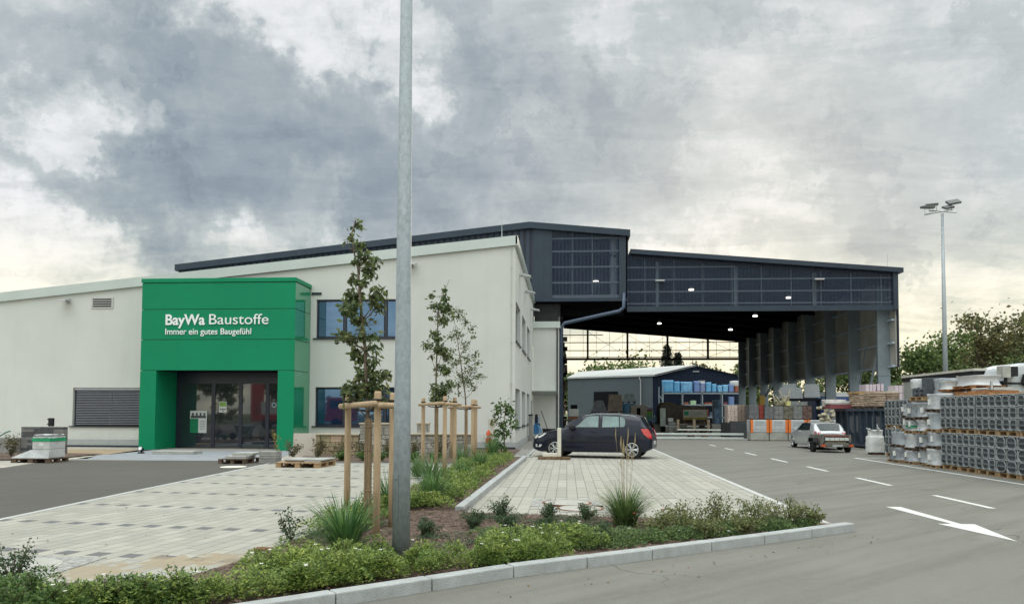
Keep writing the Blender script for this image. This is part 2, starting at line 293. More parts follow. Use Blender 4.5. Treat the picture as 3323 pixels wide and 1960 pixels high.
# display areas of other paving in front of the window
for nm,q,cc in (('paving_sample',[(-19.6,23.7),(-17.2,23.7),(-16.6,24.9),(-19.2,24.9)],(.10,.10,.105)),('paving_sample',[(-20.5,23.45),(-19.8,23.45),(-19.4,24.9),(-20.2,24.9)],(.55,.50,.36)),
    ('paving_sample',[(-17.0,24.0),(-15.9,24.0),(-16.6,25.6),(-17.6,25.6)],(.50,.47,.38)),('paving_sample',[(-16.2,23.55),(-9.4,23.55),(-10.9,30),(-17.5,30)],(.27,.28,.30)),('paving_sample',[(-22,26.6),(-16.7,26.6),(-16.9,29.9),(-22.5,29.9)],(.34,.26,.17))):
    sheet(nm,q,.011,mat('sample_%.2f'%cc[0],cc,.85,var=.1,vs=2,bump=.1))
# kerbs
def kerb(pts,w,h,m=MKERB,name='kerb',step=.93,nose=False):
    b=MB()
    for (xa,ya),(xb,yb) in zip(pts[:-1],pts[1:]):
        a=Vector((xa,ya,0)); d=Vector((xb,yb,0))-a; L_=d.length; d.normalize(); n=Vector((-d.y,d.x,0)); k=max(1,round(L_/step)); s=L_/k
        for i in range(k):
            p=a+d*(i*s+.005); q=a+d*((i+1)*s-.005); j=R.uniform(-.003,.003)
            r=[p,q,q+n*w,p+n*w]; b.add([(v.x,v.y,-.01) for v in r]+[(v.x,v.y,h+j) for v in r],[(0,3,2,1),(4,5,6,7),(0,1,5,4),(1,2,6,5),(2,3,7,6),(3,0,4,7)])
    return struct(name,b,m,bevel=.012)
kerb([(-5.6,2.9),(-1.89,6.14),(-.51,7.36),(.94,8.41),(3.91,10.62)],.15,.115)
kerb([(-1.62,11.85),(-1.36,25.9)],.14,.12,step=1.0)
kerb([(-1.9,26.6),(-1.2,26.6)],.1,.06); kerb([(-1.35,26.7),(-1.3,46)],.1,.05)
kerb([(-9.0,23.05),(-3.35,22.95)],.08,.03,step=1)
b=MB(); b.box(-2.12,32.0,0,-1.4,48.7,.02); b.box(-2.0,26.75,0,-1.45,32.0,.022)
struct('gravel_strip',b,mat('gravel',(.30,.29,.26),.9,var=.5,vs=25,bump=.8,bs=30))
# planting bed: bark mulch on a slightly mounded surface
MMUL=mat('bark_mulch',(.085,.055,.042),.95,var=.4,vs=14,bump=1,bs=40,col2=(.15,.105,.08))
def bed(name,poly,z):
    sheet(name,poly,z,MMUL)
BED1=[(-5.5,3.2),(-1.95,6.28),(-.6,7.50),(.85,8.52),(3.75,10.68),(3.72,11.05),(-1.6,11.72),(-1.6,26.5),(-3.25,26.5),(-3.22,10),(-3.35,7.9),(-3.6,6.75),(-7.4,6.0),(-8.5,5)]
bed('planting_bed',BED1,.05); bed('planting_bed',[(-9.0,23.1),(-3.2,23.05),(-1.95,26.6),(-1.95,31.9),(-10.4,31.9),(-9.1,25.4)],.045)
bed('planting_bed',[(-24,22.6),(-16.6,22.9),(-16.9,26.5),(-26,26.5)],.045)
# mulch chips (nobody could count them)
def inpoly(x,y,P):
    c=False; j=len(P)-1
    for i in range(len(P)):
        if (P[i][1]>y)!=(P[j][1]>y) and x<(P[j][0]-P[i][0])*(y-P[i][1])/(P[j][1]-P[i][1])+P[i][0]: c=not c
        j=i
    return c
b=MB(); n=0
while n<9000:
    x=R.uniform(-7,3.8); y=R.uniform(4.5,12.5)
    if R.random()<.12: x=R.uniform(-3.2,-1.6); y=R.uniform(12,25)
    if not inpoly(x,y,BED1): continue
    n+=1; a=R.uniform(0,PI); l=R.uniform(.012,.035); w=R.uniform(.004,.011); ca,sa=math.cos(a),math.sin(a); z=.053+R.random()*.02; dzz=R.uniform(-.01,.012)
    b.add([(x-ca*l-sa*w,y-sa*l+ca*w,z),(x-ca*l+sa*w,y-sa*l-ca*w,z+.003),(x+ca*l+sa*w,y+sa*l-ca*w,z+dzz+.006),(x+ca*l-sa*w,y+sa*l+ca*w,z+dzz)],[(0,1,2,3)])
o=b.build('mulch_chips',mat('chips',(.17,.115,.085),.95,var=.3,vs=3,island=.65)); settag(o,'brown bark chips covering the planting bed','mulch',kind='stuff')
# road markings
MWH=mat('road_paint',(.66,.66,.64),.8,var=.12,vs=25,detail=10,col2=(.52,.515,.49))
t,b_,L=nodes(MWH); v,s_=coords(t); oldc=b_.inputs['Base Color'].links[0].from_socket
L(mixc(t,M_(t,'MULTIPLY',tnoise(t,v,22,6,.7,.56,.66),.75),oldc,(.20,.195,.18)),b_.inputs['Base Color'])
def mark(poly,name='lane_marking'): sheet(name,poly,.004,MWH)
for y0,y1 in ((29.5,31.3),(25.45,27.4),(21.6,23.4),(17.5,19.5),(13.45,15.5),(33.5,35.2),(37.4,39)):
    mark([(7.17,y0),(7.29,y0),(7.29,y1),(7.17,y1)])
mark([(10.34,12),(10.46,12),(10.46,28.2),(10.34,28.2)]); mark([(10.46,28.1),(12.0,28.1),(12.0,28.2),(10.46,28.2)]); mark([(10.46,24.3),(11,24.3),(11,24.4),(10.46,24.4)])
mark([(5.49,13.5),(5.73,13.5),(5.73,11.5),(5.92,11.5),(5.66,10.0),(5.40,11.5),(5.60,11.5),(5.49,13.43)],'arrow_marking')
# manhole covers
MRUST=mat('rusty_iron',(.20,.085,.045),.9,var=.3,vs=12); MCOV=mat('cover_concrete',(.39,.38,.34),.85,var=.12,vs=5); MCOB=mat('cobble_ring',(.34,.335,.31),.9,var=.3,vs=18,bump=.8,bs=22)
def manhole(x,y,r,label,cob,rust=True,pale=MCOV):
    t=thing('manhole_cover',label,'manhole cover',(x,y,0))
    if cob: b=MB(); b.box(-cob,-cob*.9,.009,cob,cob*.9,.016); b.build('cobble_surround',MCOB,t)
    b=MB(); b.cyl((0,0,.012),(0,0,.021),r,40); b.build('frame',MRUST if rust else pale,t)
    b=MB(); b.cyl((0,0,.015),(0,0,.025),r*.88,40); b.build('cover',pale,t)
manhole(.0,13.38,.44,'round cover with rusty ring set in cobbles on the parking bay, the farther one',.62)
manhole(.22,12.62,.40,'round cover with rusty ring nearest the tall grass clump beside the bed',.5)
manhole(-9.5,20.97,.36,'bright pale round cover in the dark asphalt below the slab pallets',0,False,mat('bright_cover',(.75,.73,.62),.8,var=.05))
manhole(-5.6,7.35,.42,'large pale concrete cover behind the shrubs at the lower left corner',.62,False)
manhole(-2.15,7.95,.25,'small pale cover half hidden at the foot of the lamp post',0)
b=MB(); b.box(-3.62,8.45,.009,-3.42,8.68,.014); settag(b.build('drain_plate',MRUST),'small rusty rectangular plate at the edge of the paved court','drain plate')
# ================================================================ SHOP BUILDING
MW=mat('white_render',(.585,.592,.562),.9,var=.03,vs=.5,bump=.12,bs=220)
t,b_,L=nodes(MW); v,s_=coords(t); oldc=b_.inputs['Base Color'].links[0].from_socket
c_=mixc(t,M_(t,'MULTIPLY',tnoise(t,v,1.0,6,.6,.5,.8,(2.2,2.2,.12)),.16),oldc,(.40,.405,.375))
spl=t.nodes.new('ShaderNodeMapRange'); L(M_(t,'ADD',s_[2],M_(t,'MULTIPLY',tnoise(t,v,3,5),.35)),spl.inputs[0]); spl.inputs[1].default_value=.85; spl.inputs[2].default_value=.30
c_=mixc(t,M_(t,'MULTIPLY',spl.outputs[0],.28),c_,(.33,.31,.26)); c_=mixc(t,M_(t,'MULTIPLY',tnoise(t,v,.25,3,.5,.4,.7),.10),c_,(.50,.53,.50)); L(c_,b_.inputs['Base Color']); MBAND=mat('roof_band',(.50,.55,.53),.35,metal=.35,var=.05,vs=.5,spec=.5)
MPLI=mat('plinth_grey',(.36,.375,.37),.8,var=.05); MFR=mat('window_frame',(.020,.026,.042),.35,var=.1,spec=.5)
MGL=mat('window_glass',(.012,.030,.075),.03,var=.2,vs=.4,spec=.9); MGL.node_tree.nodes['Principled BSDF'].inputs['Specular Tint'].default_value=(.38,.62,1,1); MGL.node_tree.nodes['Principled BSDF'].inputs['IOR'].default_value=2.1; MROOM=mat('dark_room',(.010,.011,.013),.9,spec=.1)  # window_glass: blue of the reflected sky is put into base and specular tint
MALU=mat('aluminium',(.48,.49,.49),.35,metal=.7,var=.06); MSLAT=mat('blind_slat',(.36,.37,.41),.45,metal=.3,var=.05)
MSILL=mat('dark_sill',(.022,.026,.035),.4,spec=.5)
B=thing('shop_building','white two storey shop with sloping roof band and green entrance portal','building',(-2.2,31.9,0))
BO=Vector((-2.2,31.9,0))
class LB(MB):
    """mesh builder that takes world coordinates and stores them relative to an origin"""
    def __init__(s,o): super().__init__(); s.o=Vector(o)
    def build(s,*a,**k):
        s.v=[(v[0]-s.o.x,v[1]-s.o.y,v[2]-s.o.z) for v in s.v]; return super().build(*a,**k)
def ztop(x): return 9.16+.0983*(x+2.2)
def holewall(b,axis,c,u0,u1,top,holes,depth,flip):
    """wall in plane x=c or y=c with rectangular openings and reveals going 'depth' inwards"""
    us=sorted({u0,u1,*[h[0] for h in holes],*[h[1] for h in holes]}); zs=sorted({0,*[h[2] for h in holes],*[h[3] for h in holes]})
    P=(lambda u,z,d=0:(u,c+d,z)) if axis=='y' else (lambda u,z,d=0:(c+d,u,z))
    for a,e in zip(us[:-1],us[1:]):
        for i,z in enumerate(zs):
            z1=zs[i+1] if i+1<len(zs) else None
            if z1 is not None and any(h[0]<=a and e<=h[1] and h[2]<=z and z1<=h[3] for h in holes): continue
            ta,te=(z1,z1) if z1 is not None else (top(a),top(e))
            q=[P(a,min(z,top(a))),P(e,min(z,top(e))),P(e,min(te,top(e))),P(a,min(ta,top(a)))]; b.add(q,[(0,1,2,3)] if not flip else [(3,2,1,0)])
    for a,e,z,z1 in holes:
        for q in ([P(a,z),P(a,z1),P(a,z1,depth),P(a,z,depth)],[P(e,z),P(e,z,depth),P(e,z1,depth),P(e,z1)],[P(a,z),P(a,z,depth),P(e,z,depth),P(e,z)],[P(a,z1),P(e,z1),P(e,z1,depth),P(a,z1,depth)]):
            b.add(q,[(0,1,2,3)])
FH=[(-21.85,-17.7,.93,2.62),(-10.87,-7.1,4.78,6.47),(-10.87,-7.1,.98,2.66)]
SH_=[(a,e,z0,z1) for a,e in ((32.3,35.5),(36.95,40.1),(41.6,44.6)) for z0,z1 in ((.93,2.65),(4.68,6.42))]
b=LB(BO); holewall(b,'y',31.9,-42,-2.2,ztop,FH,.2,False); holewall(b,'x',-2.2,31.9,48.8,lambda u:9.16,SH_,-.25,False)
b.add([(-42,31.9,0),(-42,48.8,0),(-42,48.8,ztop(-42)),(-42,31.9,ztop(-42))],[(0,1,2,3)]); b.add([(-42,48.8,0),(-2.2,48.8,0),(-2.2,48.8,9.16),(-42,48.8,ztop(-42))],[(0,1,2,3)])
b.build('wall',MW,B)
b=LB(BO)
for q in ([(-42,31.8,ztop(-42)-.4),(-2.12,31.8,ztop(-2.2)-.4),(-2.12,31.8,ztop(-2.2)+.0),(-42,31.8,ztop(-42)+.0)],):
    b.add(q+[(x,y+.09,z) for x,y,z in q],[(0,1,2,3),(7,6,5,4),(0,4,5,1),(3,2,6,7),(1,5,6,2)])
b.box(-2.19,31.8,8.74,-2.1,48.8,9.14); b.box(-2.19,31.9,8.70,-2.06,48.8,8.75)
b.add([(-42,31.78,ztop(-42)-.42),(-2.1,31.78,8.74),(-2.1,31.78,8.78),(-42,31.78,ztop(-42)-.38)],[(0,1,2,3)])
b.add([(-42,31.8,ztop(-42)),(-2.1,31.8,ztop(-2.2)),(-2.1,48.8,ztop(-2.2)),(-42,48.8,ztop(-42))],[(0,1,2,3)])
b.build('roof_band',MBAND,B)
b=LB(BO); b.box(-42,31.86,0,-2.17,31.895,.34); b.box(-2.195,31.9,0,-2.165,48.8,.30); b.build('plinth',MPLI,B)
b=LB(BO); b.box(-42,31.82,0,-2.2,31.858,.09); b.box(-3.4,31.80,.03,-2.16,31.85,.13); b.build('base_drain',MSILL,B)
def window(parent,o,axis,c,h,cols,depth,blind=None,glass=MGL):
    u0,u1,z0,z1=h; sg=1 if axis=='y' else -1; w=.07
    def bx(b,a,e,p,q,d0,d1):
        if axis=='y': b.box(a,c+d0,p,e,c+d1,q)
        else: b.box(c-d1,a,p,c-d0,e,q)
    f=LB(o); d0,d1=depth-.06,depth
    bx(f,u0,u1,z0,z0+w,d0,d1); bx(f,u0,u1,z1-w,z1,d0,d1); bx(f,u0,u0+w,z0+w,z1-w,d0,d1); bx(f,u1-w,u1,z0+w,z1-w,d0,d1)
    us=[u0]+cols+[u1]
    for k in cols: bx(f,k-.07,k+.07,z0+w,z1-w,d0-.002,d1)
    fo=f.build('window',MFR,parent,bevel=.008)
    for a,e in zip(us[:-1],us[1:]):
        s=LB(o); bx(s,a+w+.02,e-w-.02,z0+w+.02,z1-w-.02,d0+.02,d0+.03); s.build('pane',glass,fo)
    s=LB(o); bx(s,u0-.12,u1+.12,z0-.05,z0+.0,-.07,depth); s.build('sill',MSILL,fo)
    bk=LB(o); bx(bk,u0,u1,z0,z1,d1+.35,d1+.36); bk.build('room',MROOM,fo)
    return fo
w1_=window(B,BO,'y',31.9,FH[0],[-20.2,-18.9],.2,glass=mat('dark_pane',(.01,.012,.022),.1,spec=.3))
s=LB(BO)
for k in range(21):
    z=1.02+k*.073; s.add([(-21.72,31.93,z-.012),(-17.7,31.93,z-.012),(-17.7,31.985,z+.02),(-21.72,31.985,z+.02)],[(0,1,2,3)])
s.box(-21.8,31.92,2.52,-17.65,32.02,2.60); s.build('blind',MSLAT,w1_)
window(B,BO,'y',31.9,FH[1],[-9.62,-7.82],.14); w3=window(B,BO,'y',31.9,FH[2],[-9.62,-7.82],.14)
s=LB(BO); s.box(-10.2,32.012,1.1,-9.75,32.016,2.52); s.box(-8.6,32.012,1.12,-8.3,32.016,1.4); s.build('blind_panel',mat('pale_blind',(.42,.47,.58),.7),w3)
for h in SH_: window(B,BO,'x',-2.2,h,[],.25)
# fittings on the walls
def wall_lamp(x,y,z,dx,dy):
    b=LB(BO)
    if dy: b.box(x-.05,y-.12,z-.08,x+.05,y,z+.06); b.prism([(y-.5,z-.03),(y-.08,z+.05),(y-.08,z+.11),(y-.5,z+.02)],x-.2,x+.2,'x')
    else: b.box(x,y-.05,z-.06,x+.15,y+.05,z+.06); b.prism([(x+.1,z-.03),(x+.55,z-.1),(x+.55,z-.04),(x+.1,z+.08)],y-.2,y+.2,'y')
    b.build('wall_lamp',MALU,B,bevel=.01)
wall_lamp(-22.2,31.9,6.45,0,1); wall_lamp(-6.65,31.9,7.9,0,1)
for y,z in ((34.7,7.95),(39.2,7.9),(45.5,7.85)): wall_lamp(-2.2,y,z,1,0)
b=LB(BO); b.box(-21.1,31.87,6.14,-20.1,31.895,6.62); v=b.build('vent',MALU,B)
b=LB(BO)
for k in range(4): b.box(-21.03,31.862,6.205+k*.102,-20.17,31.868,6.262+k*.102)
b.build('louvre',MROOM,v)
b=LB(BO); b.tube([(-2.36,31.87,.1),(-2.36,31.87,8.7)],.012,6)
for z in (1,2.8,4.6,6.2,7.8): b.box(-2.385,31.84,z-.03,-2.335,31.9,z+.03)
b.build('lightning_conductor',MALU,B)
b=LB(BO); b.tube([(-2.9,33.2,9.1),(-2.9,33.2,9.9),(-2.9,33.2,11.1)],[.03,.012,.006],6); b.cyl((-2.9,33.2,9.05),(-2.9,33.2,9.25),.12,10); b.build('lightning_rod',MALU,B)
b=LB(BO); b.box(-2.19,48.8,0,-.5,50.5,7.1); b.build('side_wing',MW,B)
b=LB(BO); b.box(-2.19,48.7,7.1,-.44,50.4,7.5); b.box(-2.19,48.66,7.08,-.4,50.42,7.13); b.build('wing_roof_band',MBAND,B)
b=LB(BO); b.prism([(47.3,2.95),(48.79,3.0),(48.79,2.72)],-2.19,-.55,'x'); b.build('door_canopy',MBAND,B)
b=LB(BO); b.tube([(-.62,48.75,.1),(-.62,48.75,7.1)],.05,8); b.build('downpipe',mat('dark_pipe',(.05,.055,.065),.4,metal=.3),B)
b=LB(BO); b.box(-2.19,46.2,0.05,-2.15,47.3,2.35); b.build('side_door',mat('grey_door',(.30,.31,.31),.5),B)
# ---------------- green portal
MGR=mat('green_panel',(.004,.225,.104),.45,var=.05,vs=.4,spec=.18,coat=.0); MGRS=mat('green_side_panel',(.006,.235,.105),.10,var=.05,vs=.4,spec=.8,coat=.3); MGRS.node_tree.nodes['Principled BSDF'].inputs['IOR'].default_value=1.65
P0,P1,PF,PB=-16.55,-10.42,28.1,31.88; O0,O1,OH=-15.9,-11.06,3.17
pc=LB(BO); pc.box(P0+.05,PF+.05,OH+.05,P1-.05,PB,6.6); pc.box(P0+.05,PF+.05,0,O0-.02,PB,OH+.05); pc.box(O1+.02,PF+.05,0,P1-.05,PB,OH+.05); pc.box(O0-.02,30.2,2.78,O1+.02,30.3,OH+.05)
P=pc.build('entrance_portal',MSILL,B)
for z0,z1 in ((3.18,4.36),(4.38,5.54),(5.56,6.58)):
    q=LB(BO); q.box(P0,PF,z0,P1,PF+.04,z1); q.build('front_panel',MGR,P,bevel=.006)
    q=LB(BO); q.box(P1-.04,PF+.045,z0,P1,PB,z1); q.build('side_panel',MGRS,P,bevel=.006)
    q=LB(BO); q.box(P0,PF+.045,z0,P0+.04,PB,z1); q.build('side_panel',MGRS,P,bevel=.006)
for a,e in ((P0,O0),(O1,P1)):
    q=LB(BO); q.box(a,PF,0.02,e,PF+.04,3.16); q.build('front_panel',MGR,P,bevel=.006)
for a,e in ((PF+.045,29.95),(29.97,PB)):
    for xx in (P1-.04,P0): q=LB(BO); q.box(xx,a,.02,xx+.04,e,3.16); q.build('side_panel',MGRS,P,bevel=.006)
for xx in (O0-.02,O1): q=LB(BO); q.box(xx,PF+.045,.02,xx+.02,29.8,OH); q.build('jamb_panel',MGR,P)
q=LB(BO); q.box(P0-.03,PF-.03,6.6,P1+.03,PF+.1,6.76); q.box(P1-.07,PF+.1,6.6,P1+.03,PB,6.76); q.box(P0-.03,PF+.1,6.6,P0+.07,PB,6.76); q.build('top_trim',MGR,P,bevel=.01)
q=LB(BO); q.box(P1+.03,31.2,6.35,P1+.45,31.32,6.45); q.build('drain_spout',MSILL,P)
q=LB(BO); q.box(O0-.02,29.82,2.72,O1+.02,29.95,OH); q.box(O0,29.82,0,O0+.16,29.95,2.72); q.box(O1-.1,29.82,0,O1,29.95,2.72); q.box(O0,29.82,0,O1,29.95,.07)
for x in (-14.36,-13.22,-12.1): q.box(x-.075,29.84,.07,x+.075,29.93,2.72)
D=q.build('door_frame',MFR,P)
MGD=mat('door_glass',(.02,.026,.035),.02,var=.2,vs=.6,spec=.9,coat=1); 
for a,e in ((-15.74,-14.44),(-14.28,-13.3),(-13.14,-12.18),(-12.02,-11.16)):
    q=LB(BO); q.box(a,29.87,.07,e,29.89,2.72); q.build('door_pane',MGD,P)
MPW=mat('poster_white',(.62,.64,.62),.6,var=.04); MPG=mat('poster_green',(.01,.2,.09),.6); MPD=mat('poster_dark',(.08,.09,.09),.6)
q=LB(BO); q.box(-15.33,29.855,.72,-14.63,29.865,1.62,0); q.box(-15.33,29.85,.72,-14.98,29.855,1.3,1); q.box(-15.3,29.85,1.32,-14.66,29.855,1.42,2); q.box(-14.94,29.85,.76,-14.66,29.855,1.28,0)
for k in range(4): q.box(-15.25+k*.16,29.848,1.40,-15.17+k*.16,29.854,1.53,2)
for k in range(6): q.box(-14.91,29.846,1.2-k*.07,-14.69,29.85,1.215-k*.07,2)
q.build('poster',[MPW,MPG,MPD],P)
q=LB(BO); q.box(-14.12,29.85,1.55,-13.8,29.86,2.0,0); q.box(-14.1,29.845,1.8,-13.82,29.85,1.98,1); q.box(-14.08,29.845,1.66,-13.84,29.85,1.70,2); q.box(-13.97,29.845,1.58,-13.93,29.85,1.63,2); q.build('notice',[MPW,mat('notice_green',(.25,.42,.10),.6),MPD],P)
q=LB(BO); q.cyl((-11.82,29.86,1.86),(-11.82,29.85,1.86),.1,20,0); q.cyl((-11.82,29.85,1.86),(-11.82,29.845,1.86),.075,20,1); q.build('door_sticker',[MPW,mat('sticker_blue',(.08,.16,.2),.6)],P)
def lettering(s,x0,x1,z,h,bold,name='lettering'):
    c=bpy.data.curves.new('t','FONT'); c.body=s; c.extrude=.012; c.offset=bold; c.size=1
    o=bpy.data.objects.new('t',c); COL.objects.link(o); bpy.context.view_layer.update()
    me=bpy.data.meshes.new_from_object(o.evaluated_get(bpy.context.evaluated_depsgraph_get())); bpy.data.objects.remove(o)
    n=len(me.vertices); a=np.empty(n*3,'f'); me.vertices.foreach_get('co',a); a=a.reshape(-1,3); mn=a.min(0); mxx=a.max(0); sx_=(x1-x0)/(mxx[0]-mn[0])
    q=np.empty_like(a); q[:,0]=x0+(a[:,0]-mn[0])*sx_-BO.x; q[:,2]=z+a[:,1]*h-BO.z; q[:,1]=PF-.025-a[:,2]-BO.y
    me.vertices.foreach_set('co',q.ravel()); me.flip_normals(); me.update(); me.materials.clear(); me.materials.append(mat('letter_white',(.80,.82,.82),.4,var=.02))
    ob=bpy.data.objects.new(name,me); COL.objects.link(ob); ob.parent=P; return ob
lettering('BayWa',-15.56,-13.98,4.95,.57,.022); lettering('Baustoffe',-13.81,-11.45,4.96,.57,.0); lettering('Immer ein gutes Baugefühl',-15.56,-12.13,4.57,.335,.006)
# set the portal to its true depth: shallow box, doors near the facade plane
def ymap(y):
    K=[(27,28.9),(28.0,29.9),(28.2,30.1),(29.8,31.66),(29.97,31.83),(31.88,31.88),(33,33)]
    for (a,u),(c,v) in zip(K[:-1],K[1:]):
        if y<=c: return u+(v-u)*(y-a)/(c-a)
    return y
for o_ in [P]+list(P.children):
    for v in o_.data.vertices:
        x,y,z=v.co.x+BO.x,v.co.y+BO.y,v.co.z; v.co=Vector((x*1.067-BO.x,ymap(y)-BO.y,(max(.012,1.6+(z-1.6)*1.067) if z<3.0 else 1.6+(z-1.6)*1.067)))
# ================================================================ OPEN WAREHOUSE HALL
HO=Vector((-2.2,50,0)); H=thing('warehouse_hall','dark open sided warehouse hall with glazed gable and long drive-through canopy','hall',HO)
MCOR=striped('dark_corrugated',(.038,.052,.078),'X',.42,.9,.42,.45,.2); MTRIM=mat('dark_trim',(.034,.048,.068),.45,metal=.3,var=.08,vs=1)
MTRX=striped('translucent_sheet',(.030,.048,.090),'X',.24,.9,.5,.3,.0,alpha=.62,spec=.3); MSTEEL=mat('grey_steel',(.20,.24,.27),.5,metal=.1,var=.08,vs=1.5)
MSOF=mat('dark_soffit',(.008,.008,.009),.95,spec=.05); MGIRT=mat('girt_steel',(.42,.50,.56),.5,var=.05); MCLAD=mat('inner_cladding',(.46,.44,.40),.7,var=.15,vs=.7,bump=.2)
X0,X1,X2,X3=-26.8,-2.2,3.97,21.32; YF,YE=50.0,94.5
def zup(x): return 14.3-.107*(-2.5-x) if x<-2.5 else 14.3-.094*(x+2.5)
def zcan(x): return 12.42-.0818*(x-X2)
b=LB(HO); b.add([(X0,YF+.02,6),(-2.2,YF+.02,6),(-2.2,YF+.02,zup(-2.2)-.1),(-2.5,YF+.02,zup(-2.5)-.1),(X0,YF+.02,zup(X0)-.1)],[(0,1,2,3,4)]); b.box(-2.2,YF+.02,9.1,-1.62,YF+.1,14.0)
b.add([(X0,YF,6),(X0,YE,6),(X0,YE,zup(X0)),(X0,YF,zup(X0))],[(0,1,2,3)]); b.build('gable_wall',MCOR,H)
def slope(b,xa,xb,zf,y0,y1,th):
    za,zb=zf(xa),zf(xb); q=[(xa,y0,za-th),(xb,y0,zb-th),(xb,y0,zb),(xa,y0,za)]; b.add(q+[(x,y1,z) for x,y,z in q],[(0,1,2,3),(7,6,5,4),(0,4,5,1),(3,2,6,7),(1,5,6,2),(0,3,7,4)])
b=LB(HO); slope(b,X0-.15,-2.5,zup,YF-.35,YE,.42); slope(b,-2.5,X2+.2,zup,YF-.35,YE,.42); b.build('roof',MTRIM,H)
b=LB(HO); slope(b,X2+.22,X3+.25,zcan,YF-.3,YE,.3); b.build('canopy_roof',MTRIM,H)
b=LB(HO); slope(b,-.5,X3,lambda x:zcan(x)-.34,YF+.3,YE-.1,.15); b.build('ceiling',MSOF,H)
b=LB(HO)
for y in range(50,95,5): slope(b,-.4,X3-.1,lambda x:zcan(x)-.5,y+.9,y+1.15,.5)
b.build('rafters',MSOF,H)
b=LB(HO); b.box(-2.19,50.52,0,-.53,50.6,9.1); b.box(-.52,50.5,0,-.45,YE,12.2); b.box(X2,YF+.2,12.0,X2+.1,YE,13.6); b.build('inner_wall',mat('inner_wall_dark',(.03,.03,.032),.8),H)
# glazed gable box
b=LB(HO); b.box(-2.2,YF-.1,9.1,-1.55,YF+.02,13.85); b.box(-1.55,YF-.08,9.1,-1.0,YF+.02,13.8); b.box(3.45,YF-.1,9.05,3.97,YF+.1,13.3); b.box(-2.2,YF-.12,8.98,3.97,YF+.1,9.14); b.box(3.90,YF-.1,9.0,3.97,YF+1.6,13.3); b.build('gable_frame',MTRIM,H)
b=LB(HO); b.add([(-1.0,YF-.05,9.14),(3.45,YF-.05,9.14),(3.45,YF-.05,13.3),(-1.0,YF-.05,13.75)],[(0,1,2,3)]); gp=b.build('glazed_panel',MTRX,H)
b=LB(HO)
for z in (10.25,11.3,12.35,13.22): b.box(-1.0,YF+.02,z-.05,3.45,YF+.1,z+.05)
b.box(-1.0,YF+.02,9.2,3.45,YF+.1,9.42)
for x in (.35,1.7,3.0): b.box(x-.03,YF+.1,9.14,x+.03,YF+.16,13.6)
b.box(2.9,YF+.3,9.2,3.3,YF+.5,13.3); b.build('girts',MGIRT,gp)
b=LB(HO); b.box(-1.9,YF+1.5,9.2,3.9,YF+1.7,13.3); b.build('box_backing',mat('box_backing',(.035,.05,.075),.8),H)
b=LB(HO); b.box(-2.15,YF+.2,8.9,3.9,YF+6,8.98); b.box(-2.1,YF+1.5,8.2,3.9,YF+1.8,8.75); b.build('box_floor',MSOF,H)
# canopy fascia
b=LB(HO); b.add([(X2,YF+.1,8.6),(X3-.3,YF+.1,8.6),(X3-.3,YF+.1,zcan(X3)-.25),(X2,YF+.1,zcan(X2)-.25)],[(0,1,2,3)]); fp=b.build('fascia_panel',MTRX,H)
b=LB(HO)
for z,xe in ((8.83,X3-.3),(9.62,X3-.3),(10.42,X3-.3),(11.25,11.1)): b.box(X2,YF+.16,z-.04,xe,YF+.24,z+.04)
for x in (6.05,11.2,16.3): b.box(x-.11,YF+.7,8.6,x+.11,YF+.9,zcan(x)-.5)
for k in range(9): b.box(X2+1.2+k*1.9-.02,YF+.24,8.6,X2+1.2+k*1.9+.02,YF+.28,zcan(X2+1.2+k*1.9)-.5)
b.build('girts',MGIRT,fp)
b=LB(HO); b.box(X2,YF,8.28,X3-.25,YF+.14,8.62); b.box(X3-.3,YF-.05,8.3,X3,YF+.3,10.9); b.box(X3-.02,YF,4.6,X3+.03,YE,10.9); b.build('fascia_trim',MTRIM,H)
# right hand wall, open below
b=LB(HO); b.box(X3-.12,YF+.2,4.65,X3-.04,YE,10.6); cl_=b.build('side_cladding',MCLAD,H)
b=LB(HO)
for z in (4.7,6.2,7.7,9.2): b.box(X3-.3,YF+.3,z-.06,X3-.12,YE,z+.06)
b.build('girts',MATS['girt_steel'],cl_)
for k in range(9):
    y=51.2+5.02*k; b=LB(HO); b.box(20.42,y-.14,0,21.2,y+.14,8.5+1.9); b.box(20.36,y-.17,4.1,21.24,y+.17,4.16); b.build('column',MSTEEL,H,bevel=.01)
for pts_,rr_ in (([(20.3,52.5,6.6),(21.1,56,3.8)],.05),([(20.6,51.4,5.9),(20.0,52,2.2)],.09),([(21.0,76.3,6),(21.0,86,1.0)],.12)):
    b=LB(HO); b.tube(pts_,rr_,6); b.build('brace',MSTEEL,H)
# far clerestory, open to the sky
b=LB(HO); b.box(-.5,YE-.2,8.15,X3,YE,8.42); b.box(-.5,YE-.2,8.48,X3,YE-.1,8.56)
for z in (9.35,10.35,11.3): b.box(-.5,YE-.15,z-.05,X3 if z<10.5 else (12 if z<11 else 4.5),YE-.05,z+.05)
for k in range(5): x=2.6+4.93*k; b.box(x-.12,YE-.3,8.4,x+.12,YE,zcan(x)-.3)
for k in range(14): x=.4+k*1.64; b.box(x-.018,YE-.1,8.5,x+.018,YE-.06,zcan(x)-.4)
for k in range(4):
    x=2.6+4.93*k; zt=zcan(x+2.5)-.6; b.tube([(x,YE-.2,zt),(x+4.9,YE-.2,8.5)],.02,5); b.tube([(x,YE-.2,8.5),(x+4.9,YE-.2,zt-.2)],.02,5)
b.build('clerestory_frame',mat('frame_dark',(.04,.035,.03),.6),H)
b=LB(HO); b.tube([(3.75,YF-.15,9.5),(3.75,YF-.15,8.55),(3.45,YF-.2,8.3),(-.15,YF-.3,7.5),(-.38,YF-.3,7.2),(-.38,YF-.3,0)],.13,10); b.build('downpipe',mat('blue_grey_pipe',(.06,.085,.13),.4,metal=.2,spec=.5),H,smooth=True)
